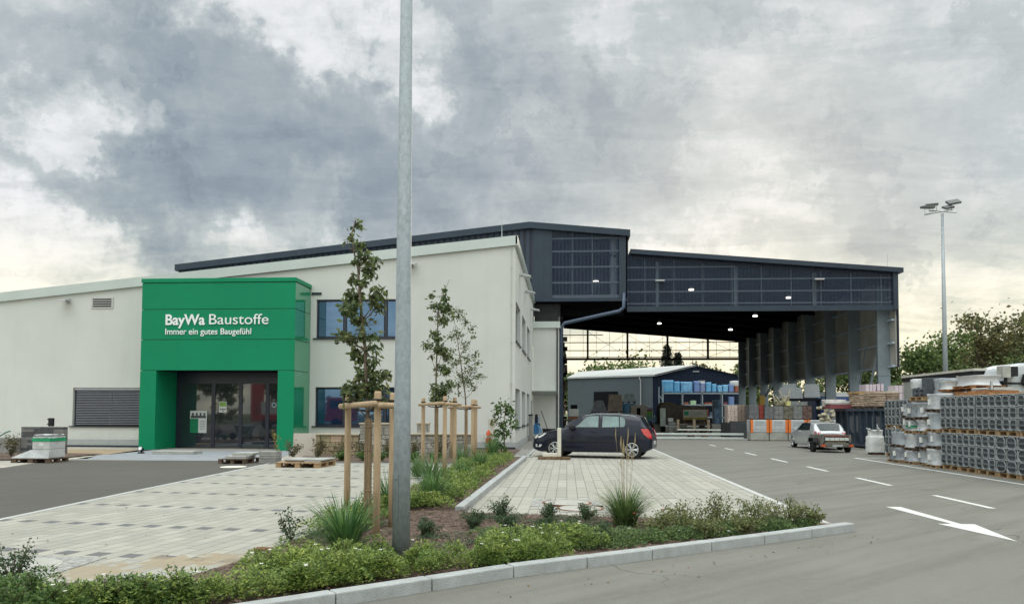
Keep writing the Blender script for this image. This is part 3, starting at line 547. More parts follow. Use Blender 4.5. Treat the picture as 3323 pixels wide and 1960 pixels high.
b=LB(HO); b.tube([(-2.35,50.4,14.2),(-2.35,50.4,15.0),(-2.35,50.4,16.1)],[.04,.012,.008],6); b.cyl((-2.35,50.4,14.25),(-2.35,50.4,14.5),.1,8); b.build('lightning_rod',MALU,H)
b=LB(HO); b.tube([(20.9,50.5,11),(20.9,50.5,12.0)],.012,6); b.build('lightning_rod',MALU,H)
MLED=mat('led_glow',(1,.93,.80),.5,var=0,emit=4)
# the lamps under the roof
for x,y,z in ((1.96,51.2,10.45),(9.26,56.7,10.74),(16.47,57.1,10.15),(2.23,66.6,11.31),(2.3,77.3,11.3),(9.47,77.9,10.72),(16.61,67.7,10.14),(16.77,78.5,10.12)):
    lz=LB(HO); top=zcan(x)-.5 if y>52 else 11.5; lz.cyl((x,y,z+.12),(x,y,z+.30),.14,10); 
    if top>z+.3: lz.tube([(x,y,z+.3),(x,y,top)],.015,4)
    l_=lz.build('hall_lamp',MSTEEL,H); lz=LB(HO); lz.cyl((x,y,z),(x,y,z+.10),.20,14); lz.build('lamp_disc',MLED,l_)
for x in (6.1,16.3):
    q=LB(HO); q.box(x-.3,YF-.35,10.25,x+.3,YF+.1,10.33); q.build('fascia_lamp',MALU,H)
# ================================================================ PLANTS
MLEAF=mat('pear_leaf',(.105,.165,.060),.5,var=.3,vs=3,island=.6,trans=.45,col2=(.13,.145,.058),spec=.4)
MLEAFB=mat('bright_leaf',(.09,.17,.035),.5,var=.3,vs=3,island=.45,trans=.35,spec=.4)
MBARK=mat('bark',(.16,.12,.09),.9,var=.25,vs=12,bump=.4)
MCOVER=mat('cover_leaf',(.28,.35,.085),.5,var=.25,vs=2.6,island=.65,trans=.4,col2=(.13,.22,.06),spec=.35)
MDUSK=mat('grey_green_leaf',(.075,.125,.060),.6,var=.25,vs=2,island=.5,trans=.3,spec=.3)
MROSE=mat('rose_leaf',(.16,.23,.075),.5,var=.25,vs=2,island=.6,trans=.35,col2=(.16,.13,.055),spec=.5)
MFLOW=mat('white_petal',(.75,.74,.68),.6,var=.05); MRED=mat('red_petal',(.6,.03,.04),.6)
MGRS=mat('grass_blade',(.10,.20,.065),.5,var=.3,vs=3,island=.4,trans=.3,spec=.4); MGRD=mat('dark_grass',(.12,.19,.06),.55,var=.3,vs=3,island=.4,trans=.25)
MSTRAW=mat('straw',(.46,.36,.20),.8,var=.2,vs=8,island=.3,trans=.2)
MPOLE=mat('round_timber',(.50,.375,.245),.85,var=.2,vs=6,bump=.35,bs=30,aniso=(5,5,.5),col2=(.33,.225,.135),detail=9); MREED=mat('reed_mat',(.34,.25,.155),.9,var=.3,vs=60,bump=.8,bs=70,aniso=(1,1,.05)); MBELT=mat('black_strap',(.015,.015,.017),.8)
def leaf(b,c,l,w,rng,droop=0.,mi=0,dirv=None,flat=0):
    d=Vector(dirv) if dirv else Vector((rng.gauss(0,1),rng.gauss(0,1),rng.gauss(0,.7)-droop)); d.normalize()
    s=d.cross(Vector((rng.gauss(0,1),rng.gauss(0,1),rng.gauss(0,1)+.3)));
    if flat: s=d.cross(Vector((rng.gauss(0,.45),rng.gauss(0,.45),1)))
    if s.length<1e-3: s=d.orthogonal()
    s.normalize(); n=d.cross(s); c=Vector(c)
    b.add([c,c+d*l*.5+s*w*.5+n*w*.12,c+d*l-n*l*.12,c+d*l*.5-s*w*.5+n*w*.12],[(0,1,2,3)],mi)
def tree_from(name,label,y,trunk,clusters,l,dens,seed,group,mats=(MLEAF,MBARK),reed=None,cat='tree',r0=.035,droop=.9):
    rg=random.Random(seed); ox=trunk[0][0]; T=thing(name,label,cat,(ox,y,.05),0,group)
    pts=[(ox,y,.0)]+[(x,y+rg.uniform(-.02,.02),z) for x,z in trunk]; n=len(pts)
    tb=LB((ox,y,.05)); tb.tube(pts,[r0*(1-.85*i/(n-1)) for i in range(n)],8)
    lb=LB((ox,y,.05))
    for x,z,r in clusters:
        cy=y+rg.uniform(-.35,.35)*max(.2,r*2.2); lo=[p for p in pts if p[2]<z-.05] or [pts[0]]
        p=lo[-1]; k=min(range(n),key=lambda i:abs(pts[i][2]-(z-abs(x-pts[i][0])*.8))); p=Vector(pts[k]); q=Vector((x,cy,z))
        tb.tube([p,p.lerp(q,.5)+Vector((0,0,-.04)),q],[.010*r0/.035,.007,.003],5)
        for _ in range(max(5,int(dens*r*r))):
            v=Vector((rg.gauss(0,.42),rg.gauss(0,.42),rg.gauss(0,.42)))*r
            leaf(lb,q+v,l*rg.uniform(.7,1.2),l*rg.uniform(.4,.6),rg,droop)
        for _ in range(4):
            e=q+Vector((rg.gauss(0,.6),rg.gauss(0,.6),rg.gauss(0,.5)))*r; tb.tube([q,e],[.003,.0015],4)
    tb.build('trunk',mats[1],T,smooth=True); lb.build('crown',mats[0],T)
    if reed:
        rb=LB((ox,y,.05)); 
        for k in range(26):
            a=2*PI*k/26; rr=.043+.005*math.sin(k*2.7); rb.tube([(ox+rr*1.06*math.cos(a),y+rr*1.06*math.sin(a),.06),(ox+rr*math.cos(a),y+rr*math.sin(a),reed+rg.uniform(-.03,.02))],.0075,5)
        for z in (.35*reed,.72*reed,.93*reed): rb.tube([(ox+.056*math.cos(2*PI*k/14),y+.056*math.sin(2*PI*k/14),z) for k in range(15)],.006,5)
        rb.build('reed_wrap',MREED,T)
    return T
TREE1=[(-2.94,4.22,.07),(-2.99,4.05,.06),(-3.06,3.97,.04),(-2.86,3.92,.07),(-2.8,3.77,.1),(-2.92,3.69,.07),(-2.66,3.69,.08),(-2.76,3.57,.11),(-2.97,3.46,.08),(-2.81,3.4,.09),(-3.03,3.25,.07),(-2.93,3.21,.11),(-2.63,3.22,.13),(-3.06,3.07,.11),(-2.95,3.01,.15),(-2.63,3.09,.11),(-2.88,2.86,.11),(-2.69,2.88,.03),(-3.1,2.64,.09),(-2.96,2.62,.09),(-2.82,2.66,.08),(-2.69,2.66,.08),(-2.65,2.49,.08),(-2.94,2.43,.09),(-2.86,2.35,.08),(-2.66,2.33,.08),(-2.82,2.14,.13),(-2.66,2.08,.11),(-2.48,2.12,.09),(-2.91,1.91,.17),(-2.68,1.91,.19),(-2.48,1.76,.08),(-3.03,1.91,.08)]
TREE2=[(-3.55,4.66,.09),(-3.47,4.4,.13),(-3.2,4.8,.09),(-3.18,4.58,.13),(-3.27,4.36,.18),(-3.08,4.32,.15),(-3.55,4.08,.07),(-3.23,4.02,.18),(-3.45,3.65,.13),(-3.34,3.54,.16),(-3.61,3.36,.13),(-3.54,3.06,.07),(-3.37,3.28,.16),(-3.22,3.21,.18),(-3.11,3.06,.15),(-3.42,2.73,.04),(-3.22,2.73,.18),(-3.11,2.69,.13),(-3.4,2.21,.15),(-3.21,2.14,.22),(-3.03,2.32,.16),(-3.44,1.99,.13),(-3.25,2.03,.18)]
TREE3=[(-3.7,4.77,.21),(-3.49,4.82,.23),(-3.3,4.58,.18),(-3.07,4.31,.16),(-3.04,4.07,.11),(-3.57,4.17,.23),(-3.81,4.08,.16),(-3.34,3.75,.23),(-3.76,3.61,.14),(-3.57,3.24,.21),(-3.71,3.15,.14),(-3.24,3.34,.18),(-2.97,3.47,.16),(-2.9,3.24,.14),(-3.15,2.97,.27),(-3.43,2.78,.23),(-2.82,2.78,.18),(-3.15,2.6,.27),(-3.51,2.23,.11),(-3.01,2.37,.11),(-3.52,2.51,.14)]
SHR=[(-2.6,1.87,.22),(-2.27,1.87,.24),(-2.7,1.59,.22),(-2.21,1.59,.27),(-2.05,1.19,.19),(-2.81,1.32,.19),(-2.48,1.16,.27),(-2.7,.89,.22),(-2.37,.78,.22),(-2.81,.56,.19),(-2.59,.34,.22),(-2.32,.24,.14)]
TG='young staked trees in the planting bed'
tree_from('young_tree','tall slender young tree with thin leader in the nearest stake frame',10.2,[(-2.72,.8),(-2.73,1.51),(-2.76,1.99),(-2.78,2.47),(-2.83,2.86),(-2.86,3.24),(-2.89,3.58),(-2.96,3.83),(-2.99,4.06),(-2.94,4.26)],TREE1,.10,5200,3,TG,reed=1.5)
tree_from('young_tree','young tree in the middle stake frame, left one of the overlapping pair',19.4,[(-3.38,.8),(-3.39,1.59),(-3.4,1.96),(-3.4,2.69),(-3.37,3.5),(-3.37,4.17),(-3.23,4.65),(-3.07,5.06)],TREE2,.115,3000,5,TG,reed=1.75)
tree_from('young_tree','sparse airy young tree in the farthest stake frame near the wall corner',24.3,[(-3.26,.8),(-3.27,1.59),(-3.28,2.05),(-3.36,2.6),(-3.48,3.43),(-3.57,3.98),(-3.69,4.68)],TREE3,.09,1700,9,TG,reed=1.8)
tree_from('corner_shrub','tall bright green shrub standing at the white building corner',29.0,[(-2.4,.5),(-2.42,1.1),(-2.38,1.6),(-2.35,2.0)],SHR,.19,620,11,None,mats=(MLEAFB,MBARK),cat='shrub',r0=.03)
def stake_frame(label,posts,zt,zb,tr,ty):
    o=(posts[0][0],posts[0][1],.05); T=thing('tree_stake_frame',label,'tree stakes',o,0,'stake frames round the young trees')
    for x,y in posts:
        b=LB(o); k=.045 if y<15 else .052; b.tube([(x,y,.0),(x,y,.7),(x,y,zt-.03),(x,y,zt)],[k*1.04,k*1.0,k*.98,k*.8],12); b.build('post',MPOLE,T,smooth=True)
    n=len(posts)
    for i in range(n):
        a=Vector((*posts[i],zb)); c=Vector((*posts[(i+1)%n],zb+(.0 if i%2 else .02))); d=(c-a).normalized(); off=Vector((d.y,-d.x,0))*.075*(1 if i!=1 else 1)
        b=LB(o); b.tube([a-d*.14+off,c+d*.14+off],.040,10); b.build('crossbar',MPOLE,T,smooth=True)
        b=LB(o); m=Vector((tr,ty,zb-.07)); e=a+Vector((0,0,.06)); b.tube([e,(e+m)/2+Vector((0,0,-.05)),m],.016,6); b.tube([a+Vector((.06*math.cos(k),.06*math.sin(k),.07)) for k in range(7)],.014,5); b.build('strap',MBELT,T)
stake_frame('nearest wooden tripod of stakes, left of the lamp post',[(-3.14,10.65),(-2.37,9.32),(-2.36,10.1)],1.86,1.68,-2.73,10.2)
stake_frame('middle wooden stake frame around the second young tree',[(-3.9,20.3),(-2.98,18.3),(-2.93,19.6)],1.99,1.80,-3.38,19.4)
stake_frame('farthest wooden stake frame around the sparse young tree',[(-3.94,25.6),(-2.88,23.0),(-2.98,24.6)],2.0,1.76,-3.26,24.3)
# ---- grasses
def grass_clump(name,label,x,y,h,r,n,seed,m=MGRS,w=.010,straw=0,sh=1.0,group='ornamental grass clumps in the planting bed',cat='ornamental grass',lean=1.0):
    rg=random.Random(seed); o=(x,y,.05); b=LB(o); T=thing(name,label,cat,o,0,group)
    def blade(b,hh,out,w,mi=0,stiff=.5):
        a=rg.uniform(0,2*PI); ca,sa=math.cos(a),math.sin(a); br=rg.uniform(0,.35)*r; px,py=-sa,ca; k=5; L=[]; Rr=[]
        for i in range(k+1):
            t=i/k; rad=br+out*t**(1.3+stiff); z=hh*(t-.28*out/hh*t*t*(1.6-stiff)); ww=w*(1-t**2.2)*.5+.0006
            L.append((x+ca*rad+px*ww,y+sa*rad+py*ww,.05+z)); Rr.append((x+ca*rad-px*ww,y+sa*rad-py*ww,.05+z))
        vs=[v for p in zip(L,Rr) for v in p]; b.add(vs,[(2*i,2*i+1,2*i+3,2*i+2) for i in range(k)],mi)
    for _ in range(n): blade(b,h*rg.uniform(.45,1.1),r*rg.uniform(.3,1.25)*lean,w*rg.uniform(.6,1.3))
    b.build('blades',m,T)
    if straw:
        b=LB(o)
        for _ in range(straw):
            a=rg.uniform(0,2*PI); rr=r*rg.uniform(.05,.3); hh=sh*rg.uniform(.75,1.08); px_,py_=x+math.cos(a)*rr,y+math.sin(a)*rr
            p=[(x+math.cos(a)*rr*.2,y+math.sin(a)*rr*.2,.06),(px_,py_,hh*.6),(px_+rr*.4*math.cos(a),py_,hh)]
            b.tube(p,[.0025,.002,.0015],4); b.tube([(p[2][0]-(p[2][0]-p[1][0])*.35,py_,hh*.86),(p[2][0],p[2][1],hh*.93),(p[2][0]+.004,p[2][1],hh*1.02)],[.002,.0075,.001],5)
        b.build('seed_heads',MSTRAW,T)
    return T
grass_clump('grass_clump','broad bladed green grass clump at the foot of the nearest stakes',-2.36,7.95,.74,.40,230,21,w=.026,lean=1.15)
grass_clump('grass_clump','dark upright grass clump with pale seed stalks beside the parking bay',.80,10.55,.62,.46,760,22,MGRD,.008,14,1.28)
grass_clump('grass_clump','loose grass just right of the lamp post, behind it',-2.25,12.6,.75,.40,260,23,w=.012)
grass_clump('grass_clump','low grass tuft left behind the lamp post by the stake pair',-2.75,11.6,.8,.38,200,24,w=.011)
for i,(x,y,h,lab) in enumerate(((-3.0,16.5,.75,'grass tuft in front of the middle stake frame'),(-2.4,17.2,.6,'grass tuft right of the middle stake frame'),(-2.35,20.3,.7,'wide grass tuft between the middle and far stake frames'),(-3.0,21.6,.75,'grass tuft behind the middle stake frame'),(-2.5,25.2,.9,'dense grass tuft beside the farthest stake frame'),(-2.7,27.3,.85,'tall grass with pale plumes close to the white wall'),(-3.6,18.0,.65,'grass tuft at the left edge of the bed strip'))):
    grass_clump('grass_clump',lab,x,y,h,.42,170,30+i,w=.014,straw=10 if i in (4,5) else 0,sh=1.5)
# reddish stalks rising from the tuft in front
# ---- shrubs
def shrub(name,label,x,y,r,h,n,l,seed,m=MDUSK,group=None,cat='shrub',twig=10,flowers=0,fm=MFLOW):
    rg=random.Random(seed); o=(x,y,.05); T=thing(name,label,cat,o,0,group); b=LB(o); s=LB(o); f=LB(o)
    tips=[]
    for _ in range(twig):
        a=rg.uniform(0,2*PI); rr=r*rg.uniform(.2,1.0); hh=h*rg.uniform(.6,1.15)*(1-.35*(rr/r)**2); tips.append((Vector((x,y,.05)),Vector((x+math.cos(a)*rr,y+math.sin(a)*rr,.05+hh))))
    for p,q in tips: s.tube([p,(p+q)/2+Vector((0,0,-.02)),q],[.005,.0035,.002],4)
    for _ in range(n):
        p,q=rg.choice(tips); t=rg.random()**(1.1 if name=='cushion_shrub' else .6); c=p.lerp(q,t)+Vector((rg.gauss(0,.18),rg.gauss(0,.18),rg.gauss(0,.10)))*r*.55
        if c.z<.05: c.z=.06+rg.random()*.03
        leaf(b,c,l*rg.uniform(.6,1.25),l*rg.uniform(.35,.6),rg,-.3)
    s.build('twigs',MBARK,T); b.build('foliage',m,T)
    if flowers:
        for _ in range(flowers):
            p,q=rg.choice(tips); c=q+Vector((rg.gauss(0,.2)*r,rg.gauss(0,.2)*r,.02)); k=.011+.0008*y/2
            for j in range(5): a=2*PI*j/5; f.add([c,c+Vector((math.cos(a-.5)*k,math.sin(a-.5)*k,k*.4)),c+Vector((math.cos(a)*k*1.5,math.sin(a)*k*1.5,k*.5)),c+Vector((math.cos(a+.5)*k,math.sin(a+.5)*k,k*.4))],[(0,1,2,3)])
        f.build('flowers',fm,T)
    return T
DG='small grey green cushion shrubs in the mulch'
for i,(x,y,r,h,lab) in enumerate(((-1.25,10.1,.22,.27,'grey green cushion shrub nearest the lamp post on its right'),(-.78,10.0,.17,.24,'dark cushion shrub, second one right of the lamp post'),(-.95,11.1,.20,.36,'cushion shrub with tall bare tips at the corner of the kerb'),(-.25,11.0,.16,.28,'cushion shrub at the paving edge left of the manhole covers'),(-.28,10.1,.14,.2,'small cushion shrub in the open mulch centre'),(.28,11.05,.16,.26,'cushion shrub at the paving edge just left of the dark grass'),(-.35,9.3,.22,.25,'bushy cushion shrub in the front row of the mulch'),(.12,9.7,.20,.22,'low cushion shrub left of the dark grass clump'),(-1.75,9.4,.2,.25,'cushion shrub squeezed behind the lamp post'),(.42,9.3,.26,.26,'broad cushion shrub in front of the dark grass clump'))):
    shrub('cushion_shrub',lab,x,y,r*1.2,h*.88,1500,.032,50+i,MDUSK,DG,twig=16)
RG_='rose shrubs along the right end of the bed'
for i,(x,y,r,h,lab,fl) in enumerate(((1.15,9.75,.33,.34,'rose shrub with red flower in front of the dark grass',3),(1.55,10.2,.33,.42,'leafy rose shrub just right of the dark grass',0),(1.7,9.6,.32,.28,'low rose shrub close behind the kerb, third stone from the end',0),(2.05,10.35,.33,.50,'rose shrub with long arching twigs over the paving',0),(2.25,9.95,.3,.3,'low green rose shrub in the middle of the right band',0),(2.6,10.5,.34,.46,'thick rose shrub near the right tip of the bed',0),(3.0,10.6,.3,.44,'last full rose shrub before the kerb tip',0),(3.35,10.75,.2,.3,'small sprawling rose at the very tip of the bed',0))):
    shrub('rose_shrub',lab,x,y,r*1.1,h*.9,950,.042,70+i,MROSE,RG_,twig=26,flowers=fl,fm=MRED)
# low evergreen ground cover that reads as one mass
def cover(name,label,regions,n,l,hmax,seed,m=MCOVER,flowers=0,twigs=0):
    rg=random.Random(seed); b=MB(); cl=[]
    for (x0,y0,x1,y1,wd,k) in regions:
        for _ in range(k):
            t=rg.random(); u=rg.uniform(-1,1)*wd; dx,dy=x1-x0,y1-y0; L_=math.hypot(dx,dy); cl.append((x0+dx*t-dy/L_*u,y0+dy*t+dx/L_*u,rg.uniform(.09,.25),hmax*rg.uniform(.28,1.0)))
    for _ in range(n):
        x,y,r,h=rg.choice(cl); a=rg.uniform(0,2*PI); q=math.sqrt(rg.random()); rr=r*q; z=.055+h*(1-q*q*.75)*(1-.45*rg.random()**2)
        dirv=(math.cos(a)*.7+rg.gauss(0,.4),math.sin(a)*.7+rg.gauss(0,.4),rg.uniform(-.1,.6))
        leaf(b,(x+math.cos(a)*rr,y+math.sin(a)*rr,z),l*rg.uniform(.6,1.3),l*rg.uniform(.35,.6),rg,0,0,dirv,1)
    for x,y,r,h in cl[::3]:
        for _ in range(twigs):   # upright feathery sprays
            a=rg.uniform(0,2*PI); p=Vector((x,y,.05+h*.7)); d=Vector((math.cos(a)*.6,math.sin(a)*.6,.8)).normalized(); k=rg.uniform(.05,.13)
            b.tube([p,p+d*k],[.003,.0015],4,1)
            for j in range(7):
                c=p+d*k*(j+1)/7; leaf(b,c,l*.8,l*.35,rg,0,0,(rg.gauss(0,1),rg.gauss(0,1),.6))
    for _ in range(flowers):
        x,y,r,h=rg.choice(cl); c=Vector((x+rg.gauss(0,.06),y+rg.gauss(0,.06),.07+h*rg.uniform(.85,1.0))); k=.011+.0006*y
        for j in range(5): a=2*PI*j/5; b.add([c,c+Vector((math.cos(a-.5)*k,math.sin(a-.5)*k,k*.4)),c+Vector((math.cos(a)*k*1.5,math.sin(a)*k*1.5,k*.5)),c+Vector((math.cos(a+.5)*k,math.sin(a+.5)*k,k*.4))],[(0,1,2,3)],2)
    o=b.build(name,[m,MBARK,MFLOW]); settag(o,label,'ground cover',kind='stuff')
cover('ground_cover','low bright green evergreen cover with small white flowers along the front kerb',[(-5.2,4.1,-2.3,6.45,.12,62),(-2.4,6.5,-.2,8.25,.20,78),(-3.0,6.8,-1.9,7.8,.28,34),(-.9,8.2,.35,8.95,.13,28)],60000,.038,.30,101,flowers=60,twigs=7)
cover('ground_cover','thick dark green evergreen mass at the lower left corner',[(-6.4,5.15,-4.1,5.65,.24,95),(-4.3,5.0,-3.1,5.9,.2,40)],38000,.038,.30,102,m=mat('fir_leaf',(.10,.18,.045),.55,var=.25,vs=1.5,island=.45,trans=.25,spec=.35),flowers=4,twigs=9)
cover('ground_cover','loose green cover plants along the narrow bed strip behind the stakes',[(-2.95,9.2,-2.9,12.5,.22,45),(-2.3,11.8,-2.35,17.5,.42,110),(-2.5,17.5,-2.4,26,.55,120)],42000,.048,.32,103,flowers=22,twigs=4)
cover('ground_cover','loose mid green cover behind the right half of the front kerb',[(-.1,8.55,3.3,10.7,.10,60),(.1,9.1,3.0,10.7,.25,80),(-1.0,9.2,.2,9.7,.2,24)],36000,.034,.15,104,m=mat('mid_cover_leaf',(.17,.25,.085),.55,var=.25,vs=2.6,island=.65,trans=.4,col2=(.10,.17,.07)),flowers=14,twigs=4)
cover('ground_cover','scattered weeds and seedlings over the bark mulch',[(-2.2,8.6,-.3,9.6,.5,26),(-1.4,10.9,.6,10.9,.4,22),(-3.2,8.6,-2.6,10.4,.3,22)],5200,.03,.09,105,m=MDUSK)
# brownish young shrubs along the front of the building
for i,(x,y,h,lab) in enumerate(((-9.35,25.2,.62,'olive shrub in front of the leaning stone slab'),(-8.5,25.3,.7,'olive shrub between the slab and the sandstone wall'),(-7.6,25.3,.66,'olive shrub before the low sandstone wall'),(-6.9,25.2,.6,'olive shrub at the step of the stone wall'),(-6.1,25.4,.66,'olive shrub left of the nearest stake pair'),(-5.2,25.6,.7,'dry shrub just right of the lamp post at the stone wall'),(-4.3,25.6,.8,'dry shrub behind the middle stake frame'),(-19.6,24.3,.9,'brown green bush behind the wheelbarrow'),(-18.7,24.2,.8,'brown green bush left of the wrapped pallet'))):
    shrub('wall_shrub',lab,x,y,.38,h,430,.075,120+i,mat('olive_leaf',(.12,.115,.05),.6,var=.3,vs=2,island=.45,trans=.25),'young shrubs along the building',twig=16)
for i,(x,y,lab) in enumerate(((-7.2,23.7,'low leafy plant beside the wooden pallet corner'),(-6.5,23.8,'low leafy plant right of the wooden pallet'),(-5.9,23.7,'low leafy plant between pallet and lamp post'),(-18.9,22.9,'low leafy plants by the wheelbarrow foot'),(-4.9,23.7,'low leafy plant just right of the lamp post'),(-4.2,23.8,'low leafy plant left of the far stakes'))):
    shrub('leafy_plant',lab,x,y,.36,.28,300,.09,140+i,MLEAFB,'leafy perennials at the edge of the court',cat='plant',twig=12)
shrub('yellow_twig','small yellow leaved sapling in front of the green portal pillar',-10.55,26.9,.22,1.15,60,.09,160,mat('yellow_leaf',(.35,.27,.05),.6,island=.3,trans=.3),None,cat='sapling',twig=4)
shrub('arching_shrub','arching evergreen twig rising at the left edge of the bed',-3.28,8.85,.2,.42,260,.045,161,MDUSK,None,twig=7)
shrub('fern_shrub','dark upright evergreen cut by the left frame edge',-4.75,6.2,.22,.42,900,.035,162,MDUSK,None,twig=14)
# ---- background trees
def crown_tree(name,label,x,y,h,w,seed,m,n=2600,l=.6,group=None,clumps=16,zb=.25):
    rg=random.Random(seed); o=(x,y,0); T=thing(name,label,'tree',o,0,group); tb=LB(o); tb.tube([(x,y,0),(x,y,h*.45),(x+w*.03,y,h*.85)],[h*.03,h*.02,h*.006],8); lb=LB(o)
    cs=[]
    for _ in range(clumps):
        t=rg.random(); a=rg.uniform(0,2*PI); rr=w*.5*math.sqrt(rg.random())*(1-.55*t); cs.append((x+math.cos(a)*rr,y+math.sin(a)*rr,h*(zb+(1-zb)*.92*t),w*rg.uniform(.10,.2)))
    for c in cs: tb.tube([(x,y,c[2]*.7),c[:3]],[h*.008,h*.003],5)
    for _ in range(n):
        cx,cy,cz,r=rg.choice(cs); v=Vector((rg.gauss(0,1),rg.gauss(0,1),rg.gauss(0,.75)))*r*.62
        leaf(lb,(cx+v.x,cy+v.y,max(.2,cz+v.z)),l*rg.uniform(.5,1.2),l*rg.uniform(.35,.7),rg,.2)
    tb.build('trunk',MBARK,T); lb.build('crown',m,T); return T
MT1=mat('far_leaf_olive',(.20,.175,.075),.7,var=.3,vs=.4,island=.55,trans=.4,col2=(.09,.11,.04)); MT2=mat('far_leaf_green',(.13,.19,.06),.7,var=.3,vs=.4,island=.5,trans=.4); MT3=mat('far_leaf_pale',(.10,.11,.045),.7,var=.3,vs=.4,island=.4,trans=.35); MT4=mat('conifer_needle',(.025,.04,.025),.7,var=.3,vs=.5,island=.4,trans=.1)
BT='trees beyond the right side of the yard'
for i,(px,Y,h,w,m,lab) in enumerate(((2225,96,11.0,8,MT2,'low green tree right beside the hall edge'),(2290,100,13.0,9,MT2,'green tree left of the floodlight mast'),(2365,104,16.4,10,MT1,'tall brownish tree just right of the floodlight mast'),(2440,108,16.6,11,MT1,'broad brownish tree behind the white lorry'),(2505,100,15.8,10,MT1,'olive tree at the right frame edge'),(2560,96,15.5,11,MT2,'green tree partly beyond the right frame edge'),(2330,118,13.0,10,MT2,'darker tree behind the mast, second row'),(2410,122,14.0,11,MT2,'green tree in the second row above the lorry'),(2490,90,9.5,8,MT2,'lower bright tree above the lorry roof at the right'))):
    crown_tree('deciduous_tree',lab,(px-1393)/1850*Y,Y,h*.93,w,200+i,m,4200,.6,BT,30,.12)
for i,(px,Y,h,w,lab) in enumerate(((2010,112,8.5,9,'green tree seen under the hall wall, leftmost'),(2065,108,8.5,8,'green tree seen between the fourth and third columns'),(2110,105,8.5,8,'dark green tree between the third and second columns'),(2155,102,8.8,8,'light green tree beside the front column'),(1905,118,8.0,8,'green tree low between the far columns'))):
    crown_tree('deciduous_tree',lab,(px-1393)/1850*Y,Y,h,w,230+i,MT2,2400,.55,'trees seen under the side wall of the hall',18,.05)
for i,(px,Y,h,w,m,lab) in enumerate(((1500,135,10.4,14,MT2,'pale round tree behind the shed roof, left one'),(1570,135,10.9,14,MT2,'pale round tree behind the shed roof, right of the first'),(1722,145,10.8,9,MT3,'pale tree just right of the dark conifer'),(1835,140,10.5,9,MT2,'tree behind the far hall column'),(1398,160,10.0,7,MT2,'small tree beside the left rack seen through the hall'))):
    crown_tree('deciduous_tree',lab,(px-1393)/1850*Y,Y,h,w,240+i,m,5200,.75,'trees behind the blue shed',20,.2)
def conifer(x,y,h,w,seed,label):
    rg=random.Random(seed); o=(x,y,0); T=thing('conifer',label,'conifer',o,0,'dark conifers behind the shed'); tb=LB(o); tb.tube([(x,y,0),(x,y,h)],[.25,.03],6); lb=LB(o)
    for k in range(26):
        z=h*(.25+.75*k/26); rr=w*.5*(1-(k/26))*rg.uniform(.75,1.15)+.25
        for j in range(9):
            a=rg.uniform(0,2*PI); e=Vector((x+math.cos(a)*rr,y+math.sin(a)*rr,z-.15*rr)); c=Vector((x,y,z)); tb.tube([c,e],[.04,.01],4)
            for _ in range(16): leaf(lb,c.lerp(e,rg.uniform(.25,1.05))+Vector((rg.gauss(0,.12),rg.gauss(0,.12),rg.gauss(0,.10))),.5,.2,rg,.4)
    tb.build('trunk',MBARK,T); lb.build('crown',MT4,T)
conifer((1636-1393)/1850*140,140,14.2,6.5,301,'tallest dark conifer above the shed ridge'); conifer((1662-1393)/1850*142,142,13.0,7,302,'shorter dark conifer right beside the tallest one')
# ================================================================ POLES
MGALV=mat('galvanised',(.285,.32,.34),.6,metal=.05,var=.13,vs=14,bump=.2,bs=30,aniso=(1.6,1.6,1),spec=.5,detail=12); MLINE=mat('dark_line',(.09,.11,.125),.7)
px_,py_=-1.72,7.80; o=(px_,py_,0.05); T=thing('street_lamp','tall galvanised steel lamp post rising through the front planting bed','street lamp',o)
b=LB(o); b.tube([(px_,py_,0),(px_,py_,1.7),(px_,py_,1.71),(px_,py_,8.2)],[.0925,.087,.086,.052],32); b.build('pole',MGALV,T,smooth=True)
b=LB(o); 
def pr(z): return .0925-(.0925-.087)*z/1.7
def pp(a,z,e=.0015): r=pr(z)+e; return (px_+r*math.sin(a),py_-r*math.cos(a),z)
a0,a1=-1.30,-.13; z0,z1=.49,.945
out_=[]
for cx,cz,s in ((a1-.12,z1-.02,0),(a0+.12,z1-.02,1),(a0+.12,z0+.02,2),(a1-.12,z0+.02,3)):
    for k in range(4): th=PI/2*(s+k/3); out_.append(pp(cx+.12*math.cos(th),cz+.02*math.sin(th)))
b.tube(out_+[out_[0]],.0022,5); b.cyl(pp(-.45,.905),pp(-.45,.905,.004),.008,8); b.build('service_hatch',MLINE,T)
b=LB(o); b.tube([(px_,py_,8.15),(px_+.2,py_-.1,8.3),(px_+.9,py_-.4,8.32)],.035,8); b.prism([(px_+.7,8.27),(px_+1.4,8.3),(px_+1.4,8.37),(px_+.7,8.4)],py_-.62,py_-.32,'y'); b.build('lamp_head',MALU,T)
